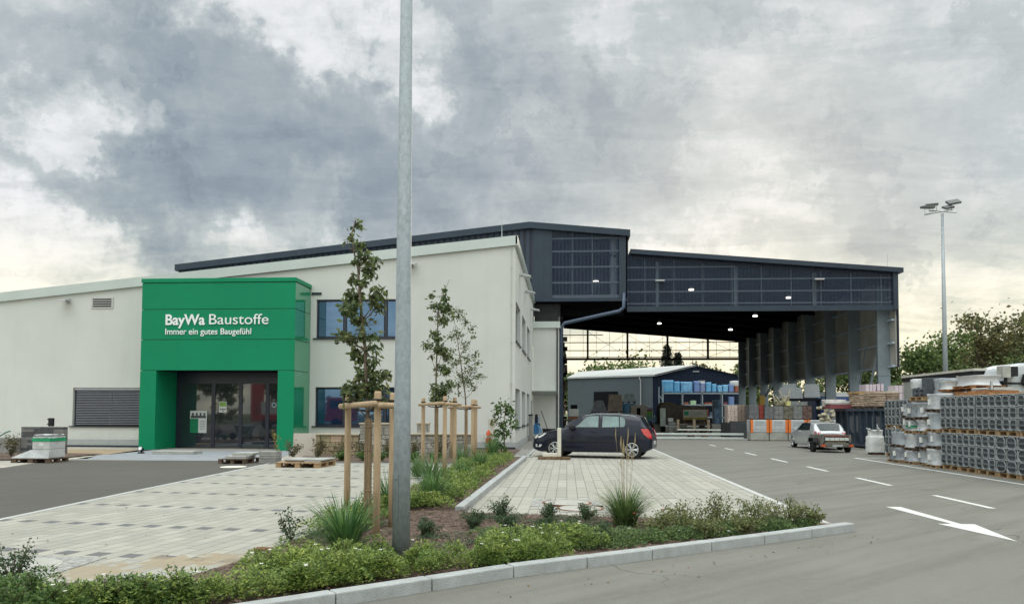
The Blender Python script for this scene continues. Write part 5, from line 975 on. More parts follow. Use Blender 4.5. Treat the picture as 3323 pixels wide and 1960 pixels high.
for y0_ in (34.2,36.9):
    b=LB(o)
    for k in range(7): b.box(13.77,y0_+k*.16,.7,13.803,y0_+.03+k*.16,1.5)
    b.build('worn_slats',mat('worn_paint',(.20,.21,.23),.7),T)
MSACK=mat('sack_paper',(.36,.27,.20),.85,var=.18,vs=5,bump=.3); MWHB=mat('white_sack',(.50,.46,.43),.7,var=.12,vs=4)
def sacks(label,x0,x1,y0,y1,z0,n,hh,m=MSACK):
    rg=random.Random(int(x0*100)); o=((x0+x1)/2,(y0+y1)/2,z0); T=thing('sack_pallet',label,'sack pallet',o,0,'pallets of paper sacks on the container')
    b=LB(o); pallet(b,x0,y0,x1,y1,z0,.10); b.build('pallet',MPALD,T)
    b=LB(o)
    for k in range(n):
        for i in range(2):
            for j in range(2):
                xa=x0+(x1-x0)/2*i; ya=y0+(y1-y0)/2*j; z=z0+.10+hh*k; cinched(b,xa+.01+rg.uniform(-.02,.02),ya+.01,xa+(x1-x0)/2-.005,ya+(y1-y0)/2,z,z+hh*1.02,-.07,n=4,rg=rg)
    b.build('sacks',m,T,smooth=True); return T
sacks('left pallet of brown paper sacks with a board on top, on the blue container',13.9,15.0,37.2,38.4,1.84,6,.105); sacks('right pallet of brown paper sacks on the blue container',13.75,14.9,34.9,36.1,1.84,6,.105)
sacks('pale sagging sacks at the left end of the container',13.0,14.0,38.9,39.6,1.84,3,.12,MWHB)
o=(14.4,37.8,2.6); settag((lambda b:(b.box(13.85,37.2,2.57,15.1,38.4,2.66),b.build('plywood_sheet',mat('plywood',(.40,.24,.10),.8,var=.15)))[1])(LB((0,0,0))),'orange brown plywood sheet lying on the left sack pallet','board')
o=(13.35,38.0,1.8); T=thing('insulation_pack','flat red and white packs lying on the left end of the container','building material',o)
b=LB(o); b.box(12.9,38.0,1.85,13.95,38.8,2.06); b.build('red_pack',mat('red_pack',(.24,.07,.08),.6,var=.1),T)
b=LB(o); cinched(b,12.85,38.0,13.95,38.8,2.06,2.2,-.04,n=3); b.build('white_pack',mat('white_pack',(.55,.52,.5),.6,var=.1),T,smooth=True)
o=(13.4,44,0); T=thing('stone_pallet','pallet of rough pale natural stones left of the blue container','stone pallet',o); MNS=mat('natural_stone',(.40,.36,.27),.9,var=.3,vs=4,bump=.4)
b=LB(o); b.box(14.2,43.4,0,15.2,44.4,.9); b.build('stand',MPALD,T); b=LB(o)
for k in range(46):
    x,y,z=14.2+R.random()*1.0,43.35+R.random()*.5,.9+R.random()*1.05; s=R.uniform(.07,.14); b.xbox((0,0,0),(s,s*.8,s*.7),Matrix.Translation((x,y,z))@Matrix.Rotation(R.random()*3,4,'Z')@Matrix.Rotation(R.random(),4,'X'))
b.build('stones',MNS,T,bevel=.03)
# ---- row of block pallets with orange corner boards
MCON=mat('cast_concrete',(.36,.355,.32),.85,var=.12,vs=2,bump=.2); MORG=mat('orange_corner',(.78,.20,.04),.6,var=.15,vs=5); MWRP=mat('white_wrap',(.46,.48,.49),.4,var=.12,vs=4,bump=.4,bs=9); MINK=mat('grey_print',(.30,.33,.36),.6,var=.1)
def blockload(label,x,y,first_=None):
    T=thing('block_pallet',label,'block pallet',(x,y,0),0,'block pallets with orange corner boards')
    b=MB(); b.box(0.02,0,0,1.02,.9,.05); b.build('pallet',MPALD,T)
    b=MB(); b.box(.01,0,.05,1.03,.95,.60); b.build('concrete_blocks',MCON,T)
    b=MB(); b.box(0.0,-.02,.50,1.04,.97,1.22); b.build('wrapping',MWRP,T,bevel=.03)
    for a in (0,.90): b=MB(); b.box(a,-.035,.48,a+.14,.2,1.23); b.build('corner_board',MORG,T)
    b=MB()
    for z,xs_ in ((1.08,(.25,.8)),(1.02,(.3,.75)),(.92,(.25,.85)),(.66,(.25,.5)),(.62,(.55,.8))): b.box(xs_[0],-.026,z,xs_[1],-.021,z+.018)
    b.build('printed_marks',MINK,T); return T
BL=['leftmost block pallet with orange corners, at the end of the beams','second block pallet with orange corners from the left','third block pallet with orange corners from the left','fourth block pallet with orange corners, above the silver car roof','fifth block pallet, mostly hidden by the silver car']
bp=blockload(BL[0],10.72,45)
for k in range(1,5): dup(bp,(10.72+1.075*k,45-.02*k,0),0,BL[k])
# long white beams on timber blocks
MBEAM=mat('white_beam',(.56,.60,.57),.5,var=.08,vs=3)
for i,(z0,z1,y0,lab) in enumerate(((.04,.15,46.25,'lower long white concrete beam lying across the yard entrance'),(.28,.39,46.3,'upper long white concrete beam on the timber blocks'))):
    b=MB(); b.box(2.4,y0,z0,10.62,y0+.3,z1); o_=b.build('long_beam',MBEAM,bevel=.01); settag(o_,lab,'beam','long white beams across the yard entrance')
for x,lab in ((7.4,'left timber support block under the upper beam'),(8.15,'right timber support block under the upper beam'),(3.1,'timber support block behind the navy car')):
    b=MB(); b.box(x,46.27,.155,x+.3,46.53,.275); settag(b.build('support_block',MPALD),lab,'timber block')
o=(7.9,46.1,0); T=thing('small_pallet','low weathered pallet with a white board in front of the sign','pallet',o); b=LB(o); pallet(b,7.3,46.8,8.7,47.6,.42,.12); b.build('deck',MPALD,T); b=LB(o); b.box(6.8,46.9,.55,9.4,47.5,.60); b.build('white_board',MBEAM,T); b=LB(o); b.box(7.4,46.9,0,7.6,47.1,.42); b.box(8.4,46.9,0,8.6,47.1,.42); b.build('leg',MPALD,T)
# ---- dark machine with display sign and timber fence
o=(9.4,64,0); T=thing('site_trailer','dark brown covered trailer parked under the hall behind the sign','trailer',o); MBRN=mat('brown_tarp',(.10,.088,.072),.85,var=.3,vs=3,bump=.4,bs=6)
b=LB(o); b.prism([(7.85,.6),(7.85,2.15),(8.1,2.5),(8.7,2.55),(9.2,2.3),(11.6,2.15),(11.7,.6)],64,67,'y'); b.build('body',MBRN,T,bevel=.08)
b=LB(o); b.box(7.8,63.9,.5,8.25,64,2.0); b.build('pale_panel',mat('pale_panel',(.56,.62,.58),.6),T)
for x in (8.1,11.3): b=LB(o); b.tube([(x-.15,64.5,.42),(x+.15,64.5,.42)],[.42,.42],18); b.build('wheel',MTYRE,T)
o=(10.4,62,0); T=thing('display_sign','framed display board with green square and print on timber posts','sign',o)
b=LB(o); b.box(9.35,62,1.02,11.35,62.08,1.94); b.build('frame',mat('sign_frame',(.10,.045,.035),.7),T)
b=LB(o); b.box(9.42,61.97,1.08,11.28,61.995,1.88,0); b.box(9.5,61.96,1.42,9.85,61.969,1.75,1); b.box(9.43,61.96,1.09,11.27,61.969,1.26,2)
for z,a,e in ((1.66,10.05,10.9),(1.56,10.3,10.95),(1.50,10.0,11.15),(1.36,9.95,10.6)): b.box(a,61.96,z,e,61.969,z+.025,3)
b.build('panel',[mat('sign_face',(.34,.34,.30),.7,var=.1),MPG,mat('sign_yellow',(.30,.24,.05),.8,var=.4,vs=9),MPD],T)
for x in (9.5,11.1): b=LB(o); b.box(x,62.08,0,x+.1,62.2,1.9); b.build('post',MPALD,T)
o=(9.5,60,0); T=thing('timber_rack','low timber post rack of boards in front of the display sign','timber rack',o); MPT=mat('pale_timber',(.60,.48,.34),.85,var=.15,vs=4)
for x in (8.6,9.85,10.95): b=LB(o); b.box(x,59.9,.35,x+.2,60.0,1.10); b.build('post',MPT,T)
b=LB(o)
for z in (.42,.62,.74): b.box(7.8 if z>.5 else 8.6,60.02,z,11.6 if z>.5 else 11.1,60.3,z+.05)
b.box(8.6,60,.35,11.0,61,.4); b.build('boards',mat('weathered_board',(.17,.15,.12),.85,var=.2),T)
def cblock(label,x0,x1,Y,h,d=.8,m=MCON,name='concrete_block'):
    b=MB(); b.prism([(x0,0),(x1,0),(x1-.05*(x1-x0),h),(x0+.03*(x1-x0),h)],Y,Y+d,'y'); return settag(b.build(name,m,bevel=.02),label,'concrete block','grey concrete blocks in the yard')
cblock('grey concrete block right behind the navy car',7.5,8.55,66,.62); cblock('grey concrete block in front of the shelving, right of the sign',11.3,12.5,60,.75); cblock('grey concrete block under the left side of the sign',9.0,9.6,60.9,.72)
cblock('long grey concrete block seen through the car windscreen',.3,2.7,62,1.02)
b=MB(); b.box(8.2,61.2,0,8.6,61.6,.35); b.box(8.15,61.2,.42,8.7,61.6,.85); b.box(8.1,61.2,.9,8.5,61.6,1.2); settag(b.build('stacked_slabs',mat('pale_slab',(.60,.64,.61),.8,var=.1)),'small pile of pale slabs left of the sign','slab stack')
# goods in front of the shed wall
MBLU=mat('blue_film',(.15,.42,.66),.35,var=.25,vs=1.5,spec=.6,bump=.4,bs=4,col2=(.07,.25,.48)); MBRW=mat('brown_film',(.48,.41,.37),.5,var=.2,vs=2,bump=.4,bs=4); MGRW=mat('grey_film',(.42,.46,.52),.4,var=.2,vs=2,bump=.4,bs=4)
def tapered(label,x0,x1,z0,z1,Y,m,k,name='covered_pallet'):
    o=((x0+x1)/2,Y,z0); T=thing(name,label,'covered pallet',o,0,'covered pallets before the shed'); b=LB(o); pallet(b,x0,Y,x1,Y+1.2,z0,.14); b.build('pallet',MPALD,T)
    b=LB(o); n=6; 
    for i in range(n):
        t0,t1=i/n,(i+1)/n; s0=1-k*t0+R.uniform(-.03,.03); s1=1-k*t1; cx=(x0+x1)/2; w=(x1-x0)/2; b.add([(cx-w*s0,Y,z0+.14+(z1-z0-.14)*t0),(cx+w*s0,Y,z0+.14+(z1-z0-.14)*t0),(cx+w*s0,Y+1.1,z0+.14+(z1-z0-.14)*t0),(cx-w*s0,Y+1.1,z0+.14+(z1-z0-.14)*t0),(cx-w*s1,Y+.1,z0+.14+(z1-z0-.14)*t1),(cx+w*s1,Y+.1,z0+.14+(z1-z0-.14)*t1),(cx+w*s1,Y+1,z0+.14+(z1-z0-.14)*t1),(cx-w*s1,Y+1,z0+.14+(z1-z0-.14)*t1)],[(0,3,2,1),(4,5,6,7),(0,1,5,4),(1,2,6,5),(2,3,7,6),(3,0,4,7)])
    b.build('cover',m,T); return T
tapered('grey film covered pallet tapering upwards, left of the shed door goods',2.25,3.75,1.55,2.75,70,MGRW,.55); tapered('big brown covered pallet stack in front of the shed',3.8,5.15,1.6,3.3,70,MBRW,.18); tapered('silvery film pallet with pale rolls on the blue stack',5.15,6.4,2.5,3.35,70.5,mat('silver_film',(.60,.70,.78),.35,var=.3,vs=3,spec=.6),.35)
wrapped('blue film wrapped stack under the silvery film pallet',5.15,70.2,6.4,71.4,0,2.45,MBLU,group='blue film wrapped goods at the shed',k=.03,pal=MPALD); wrapped('small blue wrapped pallet by the shed corner',8.05,70,8.6,70.6,.62,1.37,MBLU,group='blue film wrapped goods at the shed',k=.04,pal=MPALD)
b=MB(); b.box(2.0,70,0,5.2,71.2,1.54); settag(b.build('goods_platform',mat('platform_dark',(.05,.06,.08),.8)),'dark platform carrying the grey and brown covered pallets','platform')
o=(6.5,69.5,0); T=thing('chimney_element','tall beige wall element with a dark slot behind the navy car','wall element',o); b=LB(o); b.box(5.85,69.5,0,7.28,69.9,2.3); b.build('slab',mat('beige_element',(.52,.49,.42),.85,var=.06),T); b=LB(o); b.box(6.38,69.47,.3,6.7,69.499,2.05); b.build('slot',MROOM,T)
for k,(z0,z1,c_,lab) in enumerate(((.62,.85,(.07,.10,.22),'dark blue pack at the bottom of the colourful pile'),(.85,1.15,(.16,.42,.48),'turquoise pack in the colourful pile'),(1.15,1.5,(.20,.55,.25),'light green pack in the colourful pile'),(1.5,1.78,(.25,.55,.12),'lime green pack in the colourful pile'),(1.78,1.93,(.40,.06,.06),'red pack in the colourful pile'),(1.93,2.1,(.30,.33,.55),'lilac pack on top of the colourful pile'))):
    b=MB(); b.box(7.3,69.8,z0,7.83,70.6,z1-.01); settag(b.build('goods_pack',mat('pack_%d'%k,c_,.6,var=.15,vs=4),bevel=.02),lab,'pack','colourful goods packs beside the shed corner')
b=MB(); b.box(7.25,69.8,0,7.9,70.6,.61); settag(b.build('goods_box',MPALD),'dark crate under the colourful pile of packs','crate')
# ================================================================ BLUE SHED WITH SHELVING
o=(12.05,107,0); T=thing('blue_shed','dark blue gabled shed with pale metal roof at the end of the yard','shed',o); MSHD=striped('shed_sheet',(.014,.021,.040),'X',.4,.5,.8,.6,.0,spec=.15); MSHL=mat('shed_side',(.085,.105,.12),.6,var=.06,vs=.3); MRF=mat('shed_roof',(.42,.43,.42),.7,var=.06,vs=.5)
A=(12.05,107);Bq=(24.0,107);Cq=(.15,115.5)
b=LB(o); b.add([(12.05,107,0),(24,107,0),(24,107,6.93),(18.1,107,8.24),(12.05,107,6.9)],[(0,1,2,3,4)]); b.add([(24,107,0),(24,125,0),(24,125,6.9),(24,107,6.9)],[(0,1,2,3)]); b.build('gable_wall',MSHD,T)
b=LB(o); b.add([(.15,115.5,0),(12.05,107,0),(12.05,107,6.9),(.15,115.5,6.9)],[(0,1,2,3)]); b.add([(10.9,107.78,0),(11,107.7,0),(11,107.7,6.9),(10.9,107.78,6.9)],[(0,1,2,3)]); b.build('side_wall',MSHL,T)
b=LB(o); b.add([(0,115.3,6.75),(12.3,106.6,6.75),(18.1,106.6,8.18),(2.0,126,8.22)],[(0,1,2,3)]); b.add([(0,115.3,6.98),(12.3,106.6,6.98),(18.1,106.6,8.38),(2.0,126,8.42)],[(0,1,2,3)]); b.add([(0,115.3,6.75),(12.3,106.6,6.75),(12.3,106.6,6.98),(0,115.3,6.98)],[(0,1,2,3)]); b.add([(18.1,106.6,8.18),(24.2,106.6,6.85),(24.2,125,6.85),(18.1,125,8.3)],[(0,1,2,3)]); b.build('roof',MRF,T)
b=LB(o); b.add([(4.0,112.68,0),(7.4,110.25,0),(7.4,110.25,4.7),(4.0,112.68,4.7)],[(0,1,2,3)]); b.build('doorway',MROOM,T)
b=LB(o); b.tube([(10.3,107.95,7.0),(10.3,107.95,6.5),(10.45,107.9,6.2),(10.45,107.9,0)],.09,6); b.build('downpipe',mat('pale_pipe',(.5,.52,.52),.4,metal=.3),T)
b=LB(o); b.box(17.6,106.85,7.35,18.5,106.99,7.5); b.build('wall_lamp',MALU,T)
o=(13.0,104,0); T=thing('pallet_rack','grey steel pallet racking full of blue wrapped goods before the shed','pallet rack',o); MRK=mat('rack_steel',(.26,.31,.34),.5,var=.08)
for x in (13.1,15.75,18.4,21.05,23.6): b=LB(o); b.box(x-.07,104,0,x+.07,104.12,4.5 if x>14 else 5.2); b.box(x-.05,105.1,0,x+.05,105.2,4.5); b.build('upright',MRK,T)
b=LB(o); b.box(12.6,104.9,0,12.75,105.1,5.2); b.tube([(12.7,104.9,4.0),(13.1,104.05,3.3)],.04,5); b.build('brace',MRK,T)
for z,xa in ((4.2,13.1),(2.62,15.75),(.95,18.4)): b=LB(o); b.box(xa,104,z,23.6,104.12,z+.13); b.box(xa,104,z+.13,23.6,105.1,z+.17); b.build('shelf',MRK,T)
M2=[MBLU,MBLU,mat('pale_blue_film',(.18,.42,.66),.35,var=.25,vs=1.5,spec=.6,bump=.4,bs=4),mat('violet_film',(.17,.26,.50),.35,var=.2,vs=1.5,bump=.4,bs=4),mat('lilac_film',(.22,.27,.44),.4,var=.2,vs=1.5),MBLU,MBLU,mat('pale_blue_film',(0,0,0)),mat('pale_blue_film',(0,0,0)),mat('violet_film',(0,0,0)),mat('terracotta',(.30,.10,.06),.7,var=.2)]
SB=[(13.05,14.58,6.08),(14.62,15.41,5.89),(15.54,17.12,5.86),(17.32,18.1,5.96),(18.13,18.81,5.71),(18.87,19.63,5.8),(19.7,20.33,5.56),(20.46,21.1,5.37),(21.16,21.92,5.46),(21.98,22.66,5.53),(22.7,23.5,5.3)]
for i,((x0,x1,z1),m) in enumerate(zip(SB,M2)):
    lab=['largest blue wrapped load at the left end of the top shelf','slim blue wrapped load, second on the top shelf','wide ribbed blue load, third on the top shelf','violet blue load with a white tag on the top shelf','lilac load under a white bundle on the top shelf','blue crates with red goods inside on the top shelf','narrow blue load right of the red crate on the top shelf','low pale blue load on the top shelf','pale blue block, ninth on the top shelf','layered violet load near the right end of the top shelf','terracotta goods under white film at the right end'][i]
    wrapped(lab,x0,104.1,x1,105.1,4.38,z1,m,name='wrapped_load',group='wrapped loads on the top shelf',k=.03,pal=MBLU if i<3 else MPALD)
b=MB(); cinched(b,22.3,104.1,24.0,105.1,5.3,6.0,-.1); cinched(b,18.0,104.1,18.8,105,5.7,6.05,.1); settag(b.build('loose_white_film',MFILMW,smooth=True),'loose white film draped over the right end of the top shelf','film')
for i,(x0,x1,z0,z1,m,lab) in enumerate(((16.8,17.6,2.8,3.3,mat('mint',(.42,.62,.38),.6),'pale green pack on the middle shelf'),(15.9,16.6,2.8,3.1,MATS['terracotta'],'brown goods left on the middle shelf'),(18.6,20.0,2.8,3.05,MATS['terracotta'],'low brown goods in the middle of the middle shelf'),(21.9,22.7,2.8,3.85,MATS['violet_film'],'violet wrapped load on the middle shelf'),(21.2,21.8,2.8,3.1,mat('dull_red',(.2,.06,.07),.7),'dull red goods on the middle shelf'),(19.4,20.9,1.13,1.75,mat('blue_white_goods',(.22,.27,.38),.5,var=.5,vs=3),'blue and white goods on the lower shelf'),(18.5,19.2,1.13,2.1,MATS['terracotta'],'terracotta pots on the lower shelf'),(20.0,20.9,.02,.75,MBLU,'blue wrapped load under the lowest shelf'))):
    b=MB(); cinched(b,x0,104.15,x1,105,z0,z1,.03); settag(b.build('shelf_goods',m,smooth=True),lab,'goods','goods on the lower rack shelves')
# ================================================================ MIDDLE OF THE YARD (right of the sign)
MBRK=mat('pale_brick_pack',(.62,.57,.53),.85,var=.35,vs=7,col2=(.36,.22,.17),aniso=(3,1,.6)); MRDB=mat('red_brick',(.22,.04,.03),.85,var=.2); MGBL=mat('grey_blocks',(.15,.15,.155),.85,var=.2,vs=3); MMSS=mat('mossy_stone',(.17,.16,.12),.9,var=.4,vs=4,bump=.5)
def pack(label,x0,x1,z0,z1,Y,d,m,name='brick_pack',joints=3):
    o=((x0+x1)/2,Y,z0); T=thing(name,label,'brick pack',o,0,'packs of bricks and blocks behind the block pallets'); b=LB(o)
    w=(x1-x0)/joints
    for i in range(joints):
        for k in range(3): h=(z1-z0)/3; b.box(x0+w*i+.008,Y+R.uniform(0,.03),z0+h*k+.006,x0+w*(i+1)-.008,Y+d,z0+h*(k+1)-.004)
    b.build('bricks',m,T); b=LB(o); b.box(x0,Y+.05,max(0,z0-.12),x1,Y+d,z0); b.build('pallet',MPALD,T); return T
pack('pale pink brick pack left of the orange cornered pallets',10.45,11.1,1.0,2.12,50,1,MBRK); pack('pale brown brick pack, second from the left',11.12,11.75,1.0,2.16,50,1,mat('brown_brick_pack',(.28,.24,.20),.85,var=.35,vs=7,col2=(.16,.10,.08))); pack('dark grey block pack with red bricks at its right',11.6,12.2,1.25,2.14,49,1,MGBL,joints=2); pack('narrow dark red brick pack behind the orange corners',12.22,12.5,1.25,2.14,49,1,MRDB,joints=1)
for i in range(5): pack(['grey block pack right of the red bricks','grey slab pack, second from the red bricks','weathered grey block pack under the white roots','grey layered slab pack below the yellow tag','mottled grey and red block pack near the natural stones'][i],12.55+i*.62,13.14+i*.62,1.25,2.07,49+.1*i,1,[MGBL,mat('mid_grey_blocks',(.20,.205,.2),.85,var=.2,vs=3),MMSS,MATS['mid_grey_blocks'],mat('red_grey_blocks',(.16,.10,.085),.85,var=.5,vs=5)][i],joints=2)
b=MB(); b.box(10.3,49.4,0,17.5,51.5,.98); b.box(10.4,48.9,.0,15.9,49.3,1.1); settag(b.build('storage_bench',mat('bench_dark',(.05,.052,.055),.85)),'dark low storage bench carrying the brick and block packs','storage bench')
o=(15,52,0); T=thing('slab_display','two large grey upright stone slabs on a dark table behind the blocks','stone slabs',o)
for x0,x1,z0,z1,y in ((14.3,15.85,2.62,3.35,52),(14.6,15.6,3.2,3.62,52.4),(15.95,17.0,2.68,3.58,52)): b=LB(o); b.prism([(x0,z0),(x1,z0),(x1-.08,z1),(x0+.05,z1)],y,y+.12,'y'); b.build('slab',mat('grey_slab',(.30,.32,.33),.8,var=.08,vs=2),T)
b=LB(o); b.box(13.9,51.9,2.45,17.1,52.6,2.6); b.box(14.1,52,0,14.3,52.2,2.45); b.box(16.8,52,0,17,52.2,2.45); b.build('table',MROOM,T)
o=(14,50.5,2.1); T=thing('root_wood','pale gnarled roots standing upright on the middle block pack','root wood',o); b=LB(o)
for k in range(9):
    x=13.6+k*.1; h=R.uniform(.4,1.15); b.tube([(x,50.5,2.1),(x+R.uniform(-.12,.12),50.5,2.1+h*.5),(x+R.uniform(-.2,.2),50.5,2.1+h)],[.09,.06,.03],6)
b.build('roots',mat('pale_root',(.42,.38,.27),.9,var=.35,vs=5),T,smooth=True)
o=(15,49.8,2.1); T=thing('wrapped_beam','pale concrete beam with a yellow end lying on the block packs','beam',o); b=LB(o); b.box(14.45,49.9,2.12,15.5,50.3,2.36); b.build('beam',MATS['mid_grey_blocks'],T); b=LB(o); b.box(14.2,49.88,2.1,14.44,50.32,2.4); b.build('yellow_end',mat('yellow_end',(.6,.55,.25),.7),T)
b=MB(); b.box(15.0,60,2.25,15.42,60.4,2.98); b.box(15.15,59.99,2.6,15.35,59.998,2.8); settag(b.build('yellow_box',mat('yellow_box',(.48,.32,.08),.7,var=.1)),'yellow box on the shelf between the hall columns','box')
b=MB(); b.box(14.4,60.4,0,15.6,61.2,2.24); settag(b.build('dark_cupboard',MROOM),'dark cupboard below the yellow box between the hall columns','cupboard')
for i,(x0,x1,z0,z1,Y,lab) in enumerate(((18.05,18.65,1.9,3.38,47,'left pink white wrapped block stack beside the front column'),(18.72,19.1,1.9,3.4,47,'narrow pink white block stack behind the front column brace'),(19.35,19.95,2.0,3.28,46,'pink white block stack with dark straps right of the front column'))):
    o=((x0+x1)/2,Y,0); T=thing('aerated_block_stack',lab,'block stack',o,0,'pink white block stacks near the front column'); b=LB(o); b.box(x0,Y,0,x1,Y+1,z1); b.build('blocks',mat('pink_block',(.58,.50,.54),.7,var=.05),T)
    b=LB(o)
    for z in (z1-.45,z1-.9,z1-.95): b.box(x0-.005,Y-.006,z,x1+.005,Y,z+.02)
    for x in (x0+.2,x1-.2): b.box(x,Y-.007,0,x+.02,Y-.001,z1)
    b.build('straps',mat('strap_dark',(.15,.08,.12),.6),T)
b=MB(); b.box(18.9,46,0,19.33,46.8,2.95); settag(b.build('grey_block_stack',MATS['beige_element']),'grey beige block stack directly left of the front column foot','block stack')
o=(21,62,0); T=thing('blue_van','blue and white van seen behind the hall columns','van',o); b=LB(o); b.box(19.9,62,.6,22.6,66,2.95); b.build('body',mat('van_blue',(.04,.09,.28),.4),T,bevel=.1); b=LB(o); b.box(19.9,61.96,2.95,22.6,66,3.3); b.build('roof',MWV,T); b=LB(o); b.box(20.1,61.95,2.3,21.4,61.99,2.85); b.build('window',mat('van_pane',(.25,.4,.6),.2,spec=.7),T)
for x in (20.2,22.2): b=LB(o); b.tube([(x-.1,63,.35),(x+.1,63,.35)],[.35,.35],14); b.build('wheel',MTYRE,T)
b=MB(); b.box(14.2,74,0,14.9,75,2.9); settag(b.build('white_blue_banner',mat('banner_blue',(.25,.42,.7),.6,var=.5,vs=1.5)),'blue and white goods stack beside the farthest column','goods stack')
# cantilever rack along the hall's left wall
o=(-.3,52,0); T=thing('cantilever_rack','dark rack of building boards along the left wall inside the hall','rack',o); b=LB(o)
for y in range(52,78,4): b.box(-.5,y,0,-.3,y+.2,8)
b.build('posts',MROOM,T); b=LB(o)
for k in range(60):
    y=52+R.random()*24; z=R.random()*7.2; b.box(-.44,y,z,-.44+R.uniform(.15,.5),y+R.uniform(.6,2.4),z+R.uniform(.1,.5),R.randrange(4))
b.build('boards',[MGBL,mat('brown_goods',(.10,.06,.04),.8),MROOM,mat('pale_goods',(.2,.19,.17),.8)],T)
o=(.6,58,0); T=thing('goods_table','table with orange and white boxes beside the hall left wall','table',o); b=LB(o); b.box(.05,58,0,1.6,59,1.1); b.build('table',MGBL,T); b=LB(o); b.box(.2,58,1.35,.9,58.6,1.9); b.build('white_box',MPW,T); b=LB(o); b.box(.3,57.98,1.9,.8,58.5,2.2); b.build('dark_box',MROOM,T); b=LB(o); b.box(.1,57.9,1.12,2.2,58.5,1.3,0); b.build('orange_boards',mat('orange_brown',(.3,.10,.05),.7),T)
# ================================================================ FOREGROUND THINGS AT THE SHOP
def slabs(b,x0,y0,x1,y1,z,n,t,rz=0,off=.03,mi=0):
    for k in range(n):
        dx,dy=R.uniform(-off,off),R.uniform(-off,off); b.xbox((0,0,0),((x1-x0)/2,(y1-y0)/2,t/2-.003),Matrix.Translation(((x0+x1)/2+dx,(y0+y1)/2+dy,z+t*(k+.5)))@Matrix.Rotation(R.uniform(-.02,.02),4,'Z'),mi)
MSL=mat('grey_paving_slab',(.38,.375,.35),.8,var=.1,vs=3,bump=.1); MSL2=mat('mid_paving_slab',(.27,.265,.25),.85,var=.12,vs=3,bump=.1)
for i,(x,lab) in enumerate(((-15.35,'left flat grey slab pile in front of the entrance doors'),(-14.55,'right flat grey slab pile in front of the entrance doors'))):
    b=MB(); slabs(b,x,27.0-.1*i,x+.8,27.6,.012,2,.055); settag(b.build('slab_pile',MSL,bevel=.005),lab,'slab pile','slab piles at the entrance')
o=(-10.2,22.8,0); T=thing('slab_pallet','dark old pallet with whitish slabs beside the round bright cover','pallet load',o); b=LB(o); pallet(b,-10.6,22.3,-9.72,23.45,.005,.14); b.build('pallet',MPALD,T); b=LB(o); slabs(b,-10.45,22.4,-9.78,23.1,.15,2,.045); slabs(b,-10.35,22.7,-9.7,23.4,.24,2,.04); b.build('slabs',MSL,T,bevel=.005)
b=MB(); slabs(b,-9.38,22.5,-8.86,23.0,.01,5,.075,off=.02); slabs(b,-8.86,22.6,-8.6,22.9,.01,1,.075); settag(b.build('slab_stack',MSL2,bevel=.006),'neat stack of grey slabs between the two slab pallets','slab stack')
o=(-7.6,21.5,0); T=thing('slab_pallet','light wooden pallet with thin grey slabs on the paved court','pallet load',o); T.rotation_euler=(0,0,-.06); b=MB(); pallet(b,-.66,-.55,.66,.75,.009,.145); b.build('pallet',MPAL,T); b=MB(); slabs(b,-.5,-.3,.12,.7,.155,2,.04); slabs(b,.14,-.3,.62,.72,.155,2,.04); b.build('slabs',MSL,T,bevel=.005)
o=(-9.2,25.9,0); T=thing('leaning_slab','large beige stone slab leaning upright beside the green portal','stone slab',(-9.2,25.9,0)); b=MB(); b.xbox((0,0,.42),(.40,.025,.42),Matrix.Rotation(-.10,4,'X')); b.build('slab',mat('beige_slab',(.46,.41,.35),.8,var=.06,vs=2),T,bevel=.008); b=MB(); b.box(-.3,.12,0,.3,.16,.3); b.build('support',MPALD,T)
MSND=mat('sandstone',(.36,.29,.19),.9,var=.2,vs=3,bump=.5,bs=14,island=.2); MLIM=mat('limestone',(.33,.315,.28),.9,var=.2,vs=3,bump=.6,bs=12,island=.25)
def stonewall(name,label,x0,x1,y,h,m,seed,course=.16,cat='stone wall',d=.4,cap=True):
    rg=random.Random(seed); o=(x0,y,0); T=thing(name,label,cat,o,0,'low natural stone display walls'); b=LB(o); z=0
    while z<h-.07:
        c=min(course*rg.uniform(.7,1.3),h-.05-z); x=x0
        while x<x1-.02:
            w=min(rg.uniform(.16,.45),x1-x); b.box(x+.006,y+rg.uniform(0,.035),z+.006,x+w-.006,y+d,z+c-.004); x+=w
        z+=c
    b.build('stones',m,T,bevel=.015)
    if cap: b=LB(o); b.box(x0-.02,y-.03,z+.002,x1+.02,y+d,z+.055); b.build('cap_stone',mat('cap_'+m.name,tuple(min(1,c*1.25) for c in (.36,.31,.23)),.85,var=.08),T,bevel=.01)
    return T
stonewall('stone_wall','low yellow sandstone wall between the leaning slab and the taller wall',-9.12,-7.5,26.8,.80,MSND,1,.22)
stonewall('stone_wall','tallest section of pale natural stone wall left of the lamp post',-7.45,-6.0,26.7,1.20,MLIM,2,.2)
stonewall('stone_wall','long grey limestone wall behind the stake frames',-5.95,-3.42,26.8,.83,MLIM,3,.15)
stonewall('stone_pedestal','small grey stone pedestal with a slab on top of the long wall',-5.42,-4.98,26.95,.36,MLIM,4,.15,cat='pedestal',d=.3)
T=bpy.data.objects[-1] if False else None
for o_ in [x for x in bpy.data.objects if x.name=='stone_pedestal']: o_.location.z=.86
